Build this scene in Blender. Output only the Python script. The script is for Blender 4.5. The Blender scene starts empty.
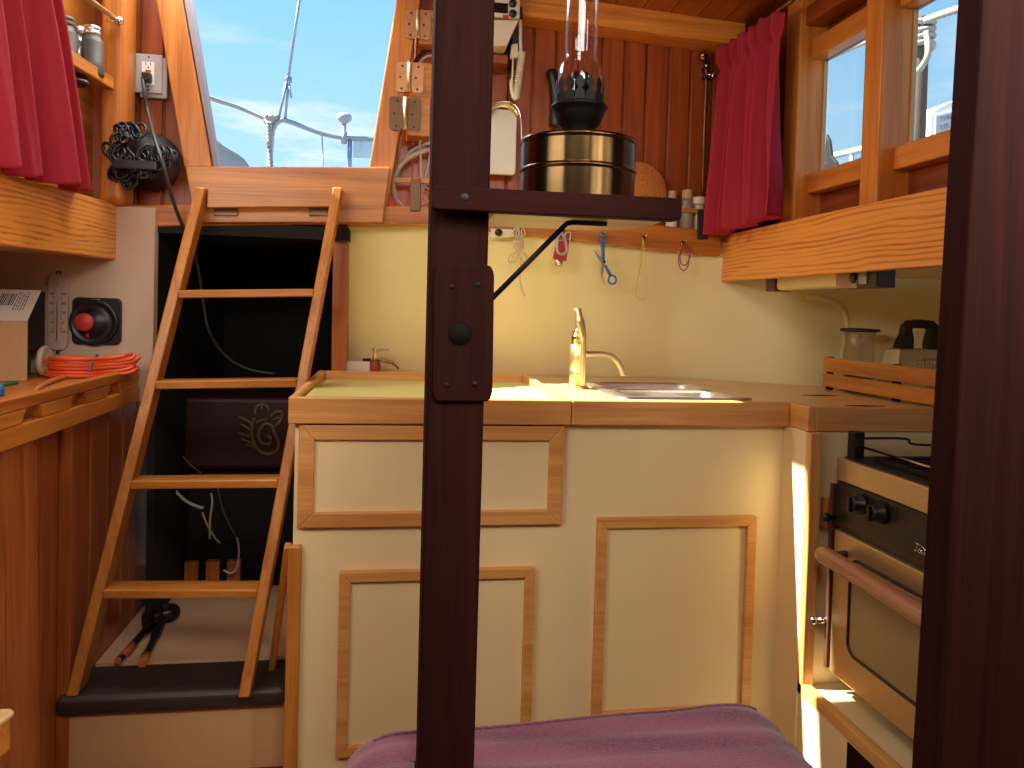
import bpy, bmesh, math, random
from mathutils import Vector, Matrix
random.seed(7)
C = bpy.context.scene.collection
PI = math.pi
V = Vector

# ------------------------------------------------------------------ camera
EYE = V((0, 0, 1.15)); FOC = 770.0; PPY = 330.0
YAW, PITCH, ROLL = math.radians(8.8), math.radians(1.49), 0.028
_F0 = V((math.sin(YAW), math.cos(YAW), 0)); _R0 = V((math.cos(YAW), -math.sin(YAW), 0)); _Z = V((0, 0, 1))
FW = _F0 * math.cos(PITCH) - _Z * math.sin(PITCH)
_U0 = _Z * math.cos(PITCH) + _F0 * math.sin(PITCH)
RT = _R0 * math.cos(ROLL) + _U0 * math.sin(ROLL)
UP = _U0 * math.cos(ROLL) - _R0 * math.sin(ROLL)
def _ray(px, py): return FW + RT * ((px - 512) / FOC) - UP * ((py - PPY) / FOC)
# survey helpers: a point sighted in the photograph on a known wall / side / level of the cabin
def SY(px, py, Y): r = _ray(px, py); return EYE + r * (Y / r.y)
def SX(px, py, X): r = _ray(px, py); return EYE + r * (X / r.x)
def SZ(px, py, Z): r = _ray(px, py); return EYE + r * ((Z - EYE.z) / r.z)

cam = bpy.data.cameras.new('camera'); cam.lens = FOC / 1024 * 36; cam.sensor_width = 36
cam.shift_y = -(384 - PPY) / 1024; cam.clip_start = 0.02; cam.clip_end = 500
co = bpy.data.objects.new('camera', cam); C.objects.link(co)
M = Matrix((RT, UP, -FW)).transposed().to_4x4(); M.translation = EYE; co.matrix_world = M
bpy.context.scene.camera = co

# ------------------------------------------------------------------ materials
def lin(c):
    if max(c) > 1.001: c = [x / 255 for x in c[:3]]
    return tuple((x / 12.92 if x <= .04045 else ((x + .055) / 1.055) ** 2.4) for x in c[:3]) + (1,)
def base(name):
    m = bpy.data.materials.new(name); m.use_nodes = True
    nt = m.node_tree; b = nt.nodes['Principled BSDF']
    return m, nt, b
def mat(name, col, rough=.5, metal=0, var=.06, scale=60, bump=0, spec=.5, trans=0, alpha=1, coat=0, sheen=0):
    m, nt, b = base(name); N = nt.nodes; L = nt.links
    c = lin(col)
    b.inputs['Roughness'].default_value = rough; b.inputs['Metallic'].default_value = metal
    b.inputs['Specular IOR Level'].default_value = spec
    if trans: b.inputs['Transmission Weight'].default_value = trans; b.inputs['IOR'].default_value = 1.45
    if coat: b.inputs['Coat Weight'].default_value = coat; b.inputs['Coat Roughness'].default_value = .15
    if sheen: b.inputs['Sheen Weight'].default_value = sheen
    if alpha < 1: b.inputs['Alpha'].default_value = alpha
    tc = N.new('ShaderNodeTexCoord'); no = N.new('ShaderNodeTexNoise')
    no.inputs['Scale'].default_value = scale; no.inputs['Detail'].default_value = 5
    L.new(tc.outputs['Object'], no.inputs['Vector'])
    mx = N.new('ShaderNodeMix'); mx.data_type = 'RGBA'
    mx.inputs[6].default_value = tuple(max(0, x * (1 - var * 2)) for x in c[:3]) + (1,)
    mx.inputs[7].default_value = tuple(min(1, x * (1 + var * 2)) for x in c[:3]) + (1,)
    L.new(no.outputs['Fac'], mx.inputs[0]); L.new(mx.outputs[2], b.inputs['Base Color'])
    if bump:
        bp = N.new('ShaderNodeBump'); bp.inputs['Strength'].default_value = bump; bp.inputs['Distance'].default_value = .002
        L.new(no.outputs['Fac'], bp.inputs['Height']); L.new(bp.outputs[0], b.inputs['Normal'])
    return m
def wood(name, light, dark, axis, rough=.32, across=26, along=1.3, fine=.5, rings=0.0, coat=.25, spec=.5):
    m, nt, b = base(name); N = nt.nodes; L = nt.links
    b.inputs['Roughness'].default_value = rough; b.inputs['Specular IOR Level'].default_value = spec
    b.inputs['Coat Weight'].default_value = coat; b.inputs['Coat Roughness'].default_value = .18
    tc = N.new('ShaderNodeTexCoord'); oi = N.new('ShaderNodeObjectInfo')
    add = N.new('ShaderNodeVectorMath'); add.operation = 'ADD'
    mul = N.new('ShaderNodeMath'); mul.operation = 'MULTIPLY'; mul.inputs[1].default_value = 7.3
    L.new(oi.outputs['Random'], mul.inputs[0]); L.new(tc.outputs['Object'], add.inputs[0]); L.new(mul.outputs[0], add.inputs[1])
    def mapped(ac, al):
        mp = N.new('ShaderNodeMapping'); s = [ac] * 3; s['XYZ'.index(axis)] = al
        mp.inputs['Scale'].default_value = s; L.new(add.outputs[0], mp.inputs['Vector']); return mp
    n1 = N.new('ShaderNodeTexNoise'); n1.inputs['Scale'].default_value = 1; n1.inputs['Detail'].default_value = 6
    n1.inputs['Distortion'].default_value = .9; L.new(mapped(across, along).outputs[0], n1.inputs['Vector'])
    n2 = N.new('ShaderNodeTexNoise'); n2.inputs['Scale'].default_value = 1; n2.inputs['Detail'].default_value = 3
    L.new(mapped(across * 9, along * 5).outputs[0], n2.inputs['Vector'])
    mixf = N.new('ShaderNodeMath'); mixf.operation = 'MULTIPLY_ADD'; mixf.inputs[1].default_value = fine; 
    L.new(n2.outputs['Fac'], mixf.inputs[0]); L.new(n1.outputs['Fac'], mixf.inputs[2])
    fac = mixf.outputs[0]
    if rings:
        wv = N.new('ShaderNodeTexWave'); wv.wave_type = 'BANDS'; wv.bands_direction = 'Z' if axis != 'Z' else 'X'
        wv.inputs['Scale'].default_value = 9; wv.inputs['Distortion'].default_value = 7; wv.inputs['Detail'].default_value = 2.5
        wv.inputs['Detail Scale'].default_value = .6
        L.new(mapped(2.6, .55).outputs[0], wv.inputs['Vector'])
        r2 = N.new('ShaderNodeMath'); r2.operation = 'MULTIPLY_ADD'; r2.inputs[1].default_value = rings
        L.new(wv.outputs['Fac'], r2.inputs[0]); L.new(fac, r2.inputs[2]); fac = r2.outputs[0]
    rp = N.new('ShaderNodeValToRGB'); lo, hi = .48 + .18 * rings, .98 + .5 * rings
    rp.color_ramp.elements[0].position = min(lo, .9); rp.color_ramp.elements[0].color = lin(dark)
    rp.color_ramp.elements[1].position = min(hi, 1.0); rp.color_ramp.elements[1].color = lin(light)
    L.new(fac, rp.inputs[0]); L.new(rp.outputs[0], b.inputs['Base Color'])
    bp = N.new('ShaderNodeBump'); bp.inputs['Strength'].default_value = .12; bp.inputs['Distance'].default_value = .001
    L.new(fac, bp.inputs['Height']); L.new(bp.outputs[0], b.inputs['Normal'])
    return m
_w = {}
PAL = {'oak': ((210, 140, 58), (158, 90, 30)), 'teak': ((208, 132, 52), (156, 82, 26)), 'plank': ((174, 86, 34), (120, 52, 18)),
       'beam': ((236, 156, 64), (190, 106, 34)), 'panel': ((186, 106, 48), (134, 66, 26)), 'beech': ((230, 172, 100), (196, 132, 66)),
       'mahog': ((48, 20, 16), (28, 11, 10)), 'carlin': ((242, 164, 76), (190, 108, 40)), 'sole': ((120, 66, 36), (86, 44, 24)),
       'ply': ((226, 196, 140), (196, 156, 100)), 'roof': ((190, 100, 40), (134, 60, 22))}
def W(kind, axis):
    k = kind + axis
    if k not in _w:
        l, d = PAL[kind]
        kw = dict(rough=.4, coat=.07)
        if kind == 'carlin': kw = dict(rough=.34, rings=.55, across=30, coat=.1)
        if kind in ('plank', 'roof'): kw = dict(rough=.34, across=22, coat=.12)
        if kind == 'panel': kw = dict(rough=.42, coat=.06)
        if kind == 'mahog': kw = dict(rough=.7, across=30, coat=.0, spec=.06)
        if kind == 'beech': kw = dict(rough=.45, across=30, coat=.1)
        _w[k] = wood('wood_' + k.lower(), l, d, axis, **kw)
    return _w[k]
cream = mat('cream_paint', (240, 219, 166), .45, var=.02, scale=9)
creamwall = mat('cream_wall', (238, 227, 170), .38, var=.025, scale=6)
offwhite = mat('offwhite_liner', (206, 184, 158), .6, var=.03, scale=12)
laminate = mat('tan_laminate', (214, 172, 110), .28, var=.03, scale=25)
greenlam = mat('yellow_green_laminate', (216, 212, 128), .35, var=.06, scale=40)
bay_shade = mat('shaded_bay', (11, 9, 10), .8, var=.2, scale=8)  # the engine bay's shade is put into this colour
steprub = mat('step_covering', (58, 47, 42), .5, var=.12, scale=40, bump=.15)
red = mat('crimson_cloth', (172, 48, 64), .9, var=.07, scale=220, bump=.25, spec=.2)
purple = None
steel = mat('stainless', (212, 208, 202), .3, 1, var=.03)
chrome = mat('chrome', (225, 225, 225), .1, 1, var=.01)
brass = mat('brass', (234, 212, 156), .34, 1, var=.05, scale=25)
oldbrass = mat('tarnished_brass', (150, 116, 70), .2, 1, var=.2, scale=14)
def streaky():
    m = mat('lamp_tank_brass', (84, 66, 42), .27, 1, var=.2, scale=20); nt = m.node_tree; N = nt.nodes; L = nt.links
    tc = N.new('ShaderNodeTexCoord'); mp = N.new('ShaderNodeMapping'); mp.inputs['Scale'].default_value = (34, 34, .6)
    no = N.new('ShaderNodeTexNoise'); no.inputs['Scale'].default_value = 1; no.inputs['Detail'].default_value = 1
    bp = N.new('ShaderNodeBump'); bp.inputs['Strength'].default_value = .55; bp.inputs['Distance'].default_value = .006
    L.new(tc.outputs['Object'], mp.inputs[0]); L.new(mp.outputs[0], no.inputs['Vector']); L.new(no.outputs['Fac'], bp.inputs['Height'])
    L.new(bp.outputs[0], N['Principled BSDF'].inputs['Normal']); return m
tankbrass = streaky()
burner_m = mat('blackened_brass', (6, 5, 5), .5, 0, spec=.25, var=.2, scale=60)
bronze = mat('bronze', (110, 84, 60), .42, .7, var=.15, scale=60)
coppery = mat('copper_leaf', (190, 138, 96), .35, .75, var=.12, scale=50)
copperpipe = mat('copper_pipe', (150, 92, 58), .4, .8, var=.15, scale=40)
blackpl = mat('black_plastic', (24, 24, 26), .38, var=.1)
blackmat = mat('black_rubber', (20, 20, 22), .6, var=.1)
greypl = mat('grey_plastic', (170, 164, 160), .5, var=.03)
whitepl = mat('white_plastic', (232, 228, 214), .4, var=.02)
ivory = mat('ivory_plastic', (224, 214, 184), .45, var=.03)
redpl = mat('red_plastic', (190, 40, 44), .4)
orangecord = mat('orange_cord', (232, 92, 44), .5, var=.05)
greyblue = mat('blue_grey_tie', (120, 130, 150), .5)
card = mat('cardboard', (206, 166, 122), .8, var=.05, scale=90)
paper = mat('paper', (232, 226, 216), .7, var=.02)
ink = mat('ink', (40, 36, 36), .7)
green = mat('green_plastic', (40, 120, 70), .45)
shaded_red = mat('shaded_red_paint', (56, 8, 13), .55, var=.15)  # red darkened to carry the shade of the engine bay
emblem_shade = mat('shaded_emblem', (118, 100, 74), .55, .1)  # emblem toned down too, bay shade painted in
blue = mat('blue_plastic', (30, 100, 170), .4)
yellow = mat('yellow_cord', (214, 190, 60), .6)
cork = mat('cork', (196, 124, 56), .85, var=.28, scale=130, bump=.6)
stringm = mat('pale_string', (206, 190, 150), .8, var=.1, scale=200)
pinkcord = mat('pink_cord', (196, 70, 80), .6)
purpcord = mat('violet_cord', (110, 70, 140), .6)
lead = mat('dark_grey_metal', (70, 66, 62), .4, .8)
stoveSt = mat('stove_stainless', (206, 180, 132), .34, .75, var=.05, scale=30)
handlew = wood('stove_handle_wood', (190, 136, 96), (150, 96, 62), 'Y', rough=.5)
ovenglass = mat('oven_glass', (150, 128, 84), .16, 0, var=.04, spec=.8)
panelbl = mat('control_panel_black', (34, 29, 24), .35, var=.06)
iron = mat('cast_iron', (36, 30, 26), .55, .3)
tubelens = mat('lens_cream', (238, 226, 160), .3, var=.02)
browncap = mat('brown_cap', (96, 58, 44), .35, .3)
olive = mat('binocular_grey', (96, 92, 84), .5, .3, var=.12, scale=80)
blackglass = mat('dark_lens', (14, 14, 16), .1, 0, spec=.8)
greycable = mat('grey_cable', (186, 178, 166), .55, var=.05)
ropew = mat('white_rope', (176, 170, 160), .8, var=.08, scale=120)
alu = mat('aluminium', (170, 174, 184), .35, .6)
whitegel = mat('white_gelcoat', (176, 178, 182), .4, var=.01, spec=.2)
tanpile = mat('weathered_pile', (92, 76, 68), .8, var=.15, scale=20)
signm = mat('pale_sign', (122, 122, 126), .7, spec=.1)
jarglass = None
def glass(name, tint=(1, 1, 1), rough=.0, fresnel=True, opac=.06):
    """thin clear pane: mostly straight-through with a Fresnel reflection"""
    m = bpy.data.materials.new(name); m.use_nodes = True; nt = m.node_tree; N = nt.nodes; L = nt.links
    N.remove(N['Principled BSDF']); out = N['Material Output']
    tr = N.new('ShaderNodeBsdfTransparent'); tr.inputs[0].default_value = tint + (1,)
    gl = N.new('ShaderNodeBsdfGlossy'); gl.inputs['Roughness'].default_value = .03 + rough
    lw = N.new('ShaderNodeLayerWeight'); lw.inputs[0].default_value = .5
    pw = N.new('ShaderNodeMath'); pw.operation = 'POWER'; pw.inputs[1].default_value = 4; L.new(lw.outputs['Facing'], pw.inputs[0])
    fr = N.new('ShaderNodeMath'); fr.operation = 'MULTIPLY_ADD'; fr.inputs[1].default_value = .8; fr.inputs[2].default_value = opac; L.new(pw.outputs[0], fr.inputs[0])
    mx = N.new('ShaderNodeMixShader'); L.new(fr.outputs[0], mx.inputs[0]); L.new(tr.outputs[0], mx.inputs[1]); L.new(gl.outputs[0], mx.inputs[2])
    L.new(mx.outputs[0], out.inputs[0]); return m
pane = glass('window_glass', (.97, .98, .98))
lampglass = glass('lamp_chimney_glass', (.97, .965, .975), .02, opac=.03)
jarglass = glass('jar_glass', (.95, .94, .92), .03, opac=.04)

def purple_mat():
    m, nt, b = base('purple_woven_cloth'); N = nt.nodes; L = nt.links
    b.inputs['Roughness'].default_value = .9; b.inputs['Sheen Weight'].default_value = .3
    tc = N.new('ShaderNodeTexCoord'); mp = N.new('ShaderNodeMapping'); mp.inputs['Rotation'].default_value = (0, 0, .25)
    L.new(tc.outputs['Object'], mp.inputs['Vector'])
    wv = N.new('ShaderNodeTexWave'); wv.bands_direction = 'Y'; wv.inputs['Scale'].default_value = 75; wv.inputs['Distortion'].default_value = 1.2
    wv.inputs['Detail Scale'].default_value = 3
    w2 = N.new('ShaderNodeTexWave'); w2.bands_direction = 'Y'; w2.inputs['Scale'].default_value = 3.2; w2.inputs['Distortion'].default_value = .6
    no = N.new('ShaderNodeTexNoise'); no.inputs['Scale'].default_value = 240
    for n in (wv, w2, no): L.new(mp.outputs[0], n.inputs['Vector'])
    s = N.new('ShaderNodeMath'); s.operation = 'MULTIPLY_ADD'; s.inputs[1].default_value = .35
    L.new(wv.outputs['Fac'], s.inputs[0]); L.new(no.outputs['Fac'], s.inputs[2])
    s2 = N.new('ShaderNodeMath'); s2.operation = 'MULTIPLY_ADD'; s2.inputs[1].default_value = .3
    L.new(w2.outputs['Fac'], s2.inputs[0]); L.new(s.outputs[0], s2.inputs[2])
    rp = N.new('ShaderNodeValToRGB'); rp.color_ramp.elements[0].position = .4; rp.color_ramp.elements[1].position = 1
    rp.color_ramp.elements[0].color = lin((92, 48, 70)); rp.color_ramp.elements[1].color = lin((146, 92, 114))
    L.new(s2.outputs[0], rp.inputs[0]); L.new(rp.outputs[0], b.inputs['Base Color'])
    bp = N.new('ShaderNodeBump'); bp.inputs['Strength'].default_value = .4; bp.inputs['Distance'].default_value = .002
    L.new(s.outputs[0], bp.inputs['Height']); L.new(bp.outputs[0], b.inputs['Normal'])
    return m
purple = purple_mat()

# ------------------------------------------------------------------ mesh builder
class MB:
    def __init__(s): s.v = []; s.f = []; s.s = []
    def add(s, vs, fs, smooth=False):
        o = len(s.v); s.v += [V(x) for x in vs]
        for f in fs: s.f.append([i + o for i in f]); s.s.append(smooth)
        return s
    def box(s, x0, x1, y0, y1, z0, z1):
        return s.hexa([(x0, y0, z0), (x1, y0, z0), (x1, y1, z0), (x0, y1, z0), (x0, y0, z1), (x1, y0, z1), (x1, y1, z1), (x0, y1, z1)])
    def hexa(s, p):
        return s.add(p, [(0, 3, 2, 1), (4, 5, 6, 7), (0, 1, 5, 4), (1, 2, 6, 5), (2, 3, 7, 6), (3, 0, 4, 7)])
    def prism(s, poly, off, smooth=False):
        n = len(poly); off = V(off); a = [V(p) for p in poly]; b = [p + off for p in a]
        fs = [list(range(n))[::-1], list(range(n, 2 * n))]
        s.add(a + b, fs)
        o = len(s.v) - 2 * n
        for i in range(n):
            j = (i + 1) % n; s.f.append([o + i, o + j, o + n + j, o + n + i]); s.s.append(smooth)
        return s
    def bar(s, p, q, w, h, side=None):
        """rectangular bar from p to q; w along side, h along the third axis"""
        p, q = V(p), V(q); d = (q - p).normalized()
        sd = V(side) if side else (d.cross(_Z) if abs(d.z) < .95 else d.cross(V((0, 1, 0))))
        sd = (sd - d * sd.dot(d)).normalized(); u = sd.cross(d).normalized()
        a, b = sd * w / 2, u * h / 2
        return s.hexa([p - a - b, p + a - b, p + a + b, p - a + b, q - a - b, q + a - b, q + a + b, q - a + b])
    def tube(s, path, r, n=10, closed=False, caps=True):
        path = [V(p) for p in path]; m = len(path); rs = r if isinstance(r, (list, tuple)) else [r] * m
        prev = None; rings = []
        for i in range(m):
            if closed: t = path[(i + 1) % m] - path[i - 1]
            else: t = path[min(i + 1, m - 1)] - path[max(i - 1, 0)]
            t = t.normalized() if t.length > 1e-9 else V((0, 0, 1))
            if prev is None: u = t.orthogonal().normalized()
            else:
                u = prev - t * prev.dot(t)
                u = u.normalized() if u.length > 1e-6 else t.orthogonal().normalized()
            prev = u; w = t.cross(u)
            rings.append([path[i] + (u * math.cos(2 * PI * k / n) + w * math.sin(2 * PI * k / n)) * rs[i] for k in range(n)])
        o = len(s.v)
        for rg in rings: s.v += rg
        for i in range(m if closed else m - 1):
            a, b = o + i * n, o + ((i + 1) % m) * n
            for k in range(n):
                s.f.append([a + k, a + (k + 1) % n, b + (k + 1) % n, b + k]); s.s.append(True)
        if not closed and caps:
            s.f.append([o + k for k in range(n)][::-1]); s.s.append(False)
            s.f.append([o + (m - 1) * n + k for k in range(n)]); s.s.append(False)
        return s
    def lathe(s, prof, c, n=28, axis='Z', smooth=True):
        c = V(c); ax = {'Z': (V((1, 0, 0)), V((0, 1, 0)), V((0, 0, 1))), 'Y': (V((1, 0, 0)), V((0, 0, 1)), V((0, -1, 0))), 'X': (V((0, 1, 0)), V((0, 0, 1)), V((1, 0, 0)))}
        a, b, h = ax[axis] if isinstance(axis, str) else axis
        o = len(s.v); m = len(prof)
        for (r, z) in prof:
            for k in range(n):
                t = 2 * PI * k / n; s.v.append(c + a * (r * math.cos(t)) + b * (r * math.sin(t)) + h * z)
        for i in range(m - 1):
            for k in range(n):
                p, q = o + i * n, o + (i + 1) * n
                s.f.append([p + k, p + (k + 1) % n, q + (k + 1) % n, q + k]); s.s.append(smooth)
        if prof[0][0] > 1e-5: s.f.append([o + k for k in range(n)][::-1]); s.s.append(False)
        if prof[-1][0] > 1e-5: s.f.append([o + (m - 1) * n + k for k in range(n)]); s.s.append(False)
        return s
    def ball(s, c, r, n=16):
        rx, ry, rz = r if isinstance(r, (tuple, list)) else (r, r, r)
        c = V(c); o = len(s.v); m = n // 2
        for i in range(m + 1):
            t = PI * i / m
            for k in range(n):
                a = 2 * PI * k / n
                s.v.append(c + V((rx * math.sin(t) * math.cos(a), ry * math.sin(t) * math.sin(a), rz * math.cos(t))))
        for i in range(m):
            for k in range(n):
                p, q = o + i * n, o + (i + 1) * n
                s.f.append([p + k, q + k, q + (k + 1) % n, p + (k + 1) % n]); s.s.append(True)
        return s
    def grid(s, fn, nu, nv, smooth=True):
        o = len(s.v)
        for j in range(nv + 1):
            for i in range(nu + 1): s.v.append(V(fn(i / nu, j / nv)))
        for j in range(nv):
            for i in range(nu):
                a = o + j * (nu + 1) + i; s.f.append([a, a + 1, a + nu + 2, a + nu + 1]); s.s.append(smooth)
        return s
def spline(pts, n=8, closed=False):
    pts = [V(p) for p in pts]; m = len(pts); out = []
    for i in range(m if closed else m - 1):
        if closed: p0, p1, p2, p3 = pts[i - 1], pts[i], pts[(i + 1) % m], pts[(i + 2) % m]
        else: p0, p1, p2, p3 = pts[max(i - 1, 0)], pts[i], pts[i + 1], pts[min(i + 2, m - 1)]
        for k in range(n):
            t = k / n
            out.append(.5 * ((2 * p1) + (p2 - p0) * t + (2 * p0 - 5 * p1 + 4 * p2 - p3) * t * t + (3 * p1 - p0 - 3 * p2 + p3) * t ** 3))
    if not closed: out.append(pts[-1])
    return out
def rrect(w, h, r, n=5):
    out = []
    for cx, cy, a0 in ((w / 2 - r, h / 2 - r, 0), (-w / 2 + r, h / 2 - r, 90), (-w / 2 + r, -h / 2 + r, 180), (w / 2 - r, -h / 2 + r, 270)):
        for k in range(n + 1):
            a = math.radians(a0 + 90 * k / n); out.append((cx + r * math.cos(a), cy + r * math.sin(a)))
    return out
def obj(name, mb, m, parent=None, bevel=0, loc=None, segs=2, solid=0, merge=False):
    vs = mb.v
    if parent is not None: org = WORLD[parent.name]
    elif loc is not None: org = V(loc)
    else:
        xs = [v.x for v in vs]; ys = [v.y for v in vs]; zs = [v.z for v in vs]
        org = V(((min(xs) + max(xs)) / 2, (min(ys) + max(ys)) / 2, min(zs)))
    me = bpy.data.meshes.new(name)
    me.from_pydata([v - org for v in vs], [], mb.f)
    me.polygons.foreach_set('use_smooth', mb.s)
    bm = bmesh.new(); bm.from_mesh(me)
    if merge: bmesh.ops.remove_doubles(bm, verts=bm.verts, dist=1e-5)
    bmesh.ops.recalc_face_normals(bm, faces=bm.faces); bm.to_mesh(me); bm.free()
    me.materials.append(m)
    o = bpy.data.objects.new(name, me); C.objects.link(o)
    if parent is not None: o.parent = parent
    else: o.location = org
    WORLD[o.name] = org
    if bevel:
        b = o.modifiers.new('edge', 'BEVEL'); b.width = bevel; b.segments = segs; b.limit_method = 'ANGLE'; b.angle_limit = math.radians(40)
    if solid:
        b = o.modifiers.new('thick', 'SOLIDIFY'); b.thickness = solid; b.offset = 0
    return o
WORLD = {}
def thing(name, label, cat, loc, group=None):
    o = bpy.data.objects.new(name, None); C.objects.link(o); o.location = loc; o.empty_display_size = .05
    WORLD[o.name] = V(loc); o['label'] = label; o['category'] = cat
    if group: o['group'] = group
    return o
def tag(o, label, cat, group=None):
    o['label'] = label; o['category'] = cat
    if group: o['group'] = group
    return o
def struct(name, mb, m, bevel=0, label=None, parent=None, **k):
    o = obj(name, mb, m, parent, bevel, **k)
    if parent is None:
        o['kind'] = 'structure'
        if label: o['label'] = label
    return o
def dup(root, loc, label, group=None):
    r = root.copy(); C.objects.link(r); r.location = loc; r['label'] = label; WORLD[r.name] = V(loc)
    if group: r['group'] = group
    for ch in list(root.children):
        c = ch.copy(); C.objects.link(c); c.parent = r
        for g in list(ch.children):
            d = g.copy(); C.objects.link(d); d.parent = c
    return r
def boards(mb, x0, x1, n, y, z0f, z1f, t=.02, gap=.0025, vdir='Y'):
    """tongue-and-groove boards side by side, each with its own small chamfer"""
    w = (x1 - x0) / n
    for i in range(n):
        a, b = x0 + i * w + gap, x0 + (i + 1) * w - gap
        c = .004
        for (xa, xb, dy) in ((a, b, 0),):
            p = [(xa, y + c, z0f(xa)), (xa + c, y, z0f(xa)), (xb - c, y, z0f(xb)), (xb, y + c, z0f(xb)), (xb, y + t, z0f(xb)), (xa, y + t, z0f(xa))]
            q = [(u, v, z1f(u)) for (u, v, _) in p]
            k = len(p)
            mb.add(p + q, [list(range(k))[::-1], list(range(k, 2 * k))] + [[j, (j + 1) % k, k + (j + 1) % k, k + j] for j in range(k)])
    mb.box(x0, x1, y + t * .6, y + t, min(z0f(x0), z0f(x1)), max(z1f(x0), z1f(x1)))
    return mb

# ================================================================== THE SHELL
FWD = -1.3       # forward end of the cabin, behind the camera
BACK = 2.60
ceilz = lambda x: 2.165 - .052 * (x - .3) if x > .0 else 2.1806
struct('floor', MB().box(-1.5, 1.9, FWD, 2.75, -.08, -.05), W('sole', 'Y'))
# planked aft bulkhead above the beam
xw = SY(415, 0, 2.53).x
m = boards(MB(), xw, 1.22, 15, 2.53, lambda x: 1.36, lambda x: 2.25)
m.prism([SY(a, b, 2.536) for a, b in ((404, -40), (432, -40), (432, 230), (366, 222))], (0, .016, 0))
struct('wall_aft', m, W('plank', 'Z'), label='reddish varnished plank wall behind the oil lamp')
m = boards(MB(), -1.13, SY(190, 0, 2.5).x, 7, 2.50, lambda x: 1.38, lambda x: 2.25)
struct('wall_aft_left', m, W('plank', 'Z'), label='reddish plank wall left of the companionway')
# cream galley wall with its curve into the hull side
def hullcurve(n=10):
    pts = [(.55, 2.60), (.92, 2.60), (1.10, 2.545), (1.34, 2.40), (1.52, 2.33), (1.70, 2.14), (1.80, 1.8), (1.84, 1.4), (1.84, .7)]
    return [(p.x, p.y) for p in spline([(a, b, 0) for a, b in pts], n)]
hc = [(-.19, 2.60)] + hullcurve()
m = MB(); nn = len(hc)
for off in (0, .02):
    lean = lambda x: max(0, min(1, (1.3 - x) / .35))
    vs = [(x + off * (x > 1), y + off + .186 * lean(x), 0) for x, y in hc] + [(x + off * (x > 1), y + off - .10 * lean(x), 1.43) for x, y in hc]
    m.add(vs, [[i, i + 1, nn + i + 1, nn + i] for i in range(nn - 1)], True)
struct('wall_galley', m, creamwall, label='cream painted galley wall behind the faucet')
struct('wall_aft_cream', MB().box(-1.42, -.697, 2.40, 2.44, .85, 1.42), offwhite, .002, label='off-white bulkhead carrying the thermometer')
m = MB().box(-1.44, -1.42, FWD, 2.44, -.05, 1.3); struct('wall_left', m, offwhite)
m = MB().hexa([(-.905, 2.5, 1.3), (-.925, 2.5, 1.3), (-1.11, 1.2, 1.3), (-1.09, 1.2, 1.3), (-.905, 2.5, 2.25), (-.925, 2.5, 2.25), (-1.11, 1.2, 2.25), (-1.09, 1.2, 2.25)]).box(-1.12, -1.10, FWD, 1.21, 1.3, 2.25)
struct('wall_cabin_left', m, W('teak', 'Y'))
struct('wall_saloon_right', MB().box(1.26, 1.28, FWD, .74, -.05, 2.25), W('panel', 'Y'))
struct('wall_forward', MB().box(-1.5, 1.9, FWD - .03, FWD, -.05, 2.25), W('panel', 'Z'))
# deck soffits outboard of the carlins
struct('ceiling_soffit_left', MB().prism([(-.82, 2.42, 1.272), (-1.44, 2.42, 1.272), (-1.44, FWD, 1.272), (-1.01, FWD, 1.272), (-1.01, 1.15, 1.272)], (0, 0, .02)), offwhite)
m = MB().prism([(1.13, .7, 1.282), (1.84, .7, 1.282), (1.84, 1.4, 1.282), (1.80, 1.8, 1.282), (1.70, 2.14, 1.282), (1.52, 2.33, 1.282), (1.34, 2.40, 1.282), (1.13, 2.45, 1.282)], (0, 0, .015))
struct('ceiling_soffit_right', m, creamwall)
# ceiling (fore-and-aft boards) left open over the companionway (sliding hatch pushed back)
m = MB()
def cpan(x0, x1, y0, y1, n):
    w = (x1 - x0) / n
    for i in range(n):
        a, b = x0 + i * w + .002, x0 + (i + 1) * w - .002
        m.hexa([(a, y0, ceilz(a)), (b, y0, ceilz(b)), (b, y1, ceilz(b)), (a, y1, ceilz(a)),
                (a, y0, ceilz(a) + .02), (b, y0, ceilz(b) + .02), (b, y1, ceilz(b) + .02), (a, y1, ceilz(a) + .02)])
HX = -.15
cpan(HX, 1.24, FWD, 2.56, 15); cpan(-1.12, -.84, FWD, 2.56, 3); HY = 1.985
cpan(-.84, HX, FWD, HY, 8)
m.box(-1.12, 1.24, FWD, HY, 2.205, 2.22); m.box(HX, 1.24, HY, 2.56, 2.205, 2.22); m.box(-1.12, -.84, HY, 2.56, 2.205, 2.22)
struct('ceiling', m, W('roof', 'Y'))
# cambered beam under the ceiling at the aft wall
b0, b1 = SY(500, 13, 2.44), SY(745, 47.5, 2.44); up = V((0, 0, .125))
m = MB().prism([b0, b1, b1 + up, b0 + up], (0, .09, 0)); 
struct('ceiling_beam', m, W('beam', 'X'), .004)
m = MB().prism([b0 + V((0, -.012, .0)), b1 + V((0, -.012, .0)), b1 + V((0, -.012, .042)), b0 + V((0, -.012, .042))], (0, .0118, 0))
struct('trim_beam_lip', m, W('beam', 'X'), .003)
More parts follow.
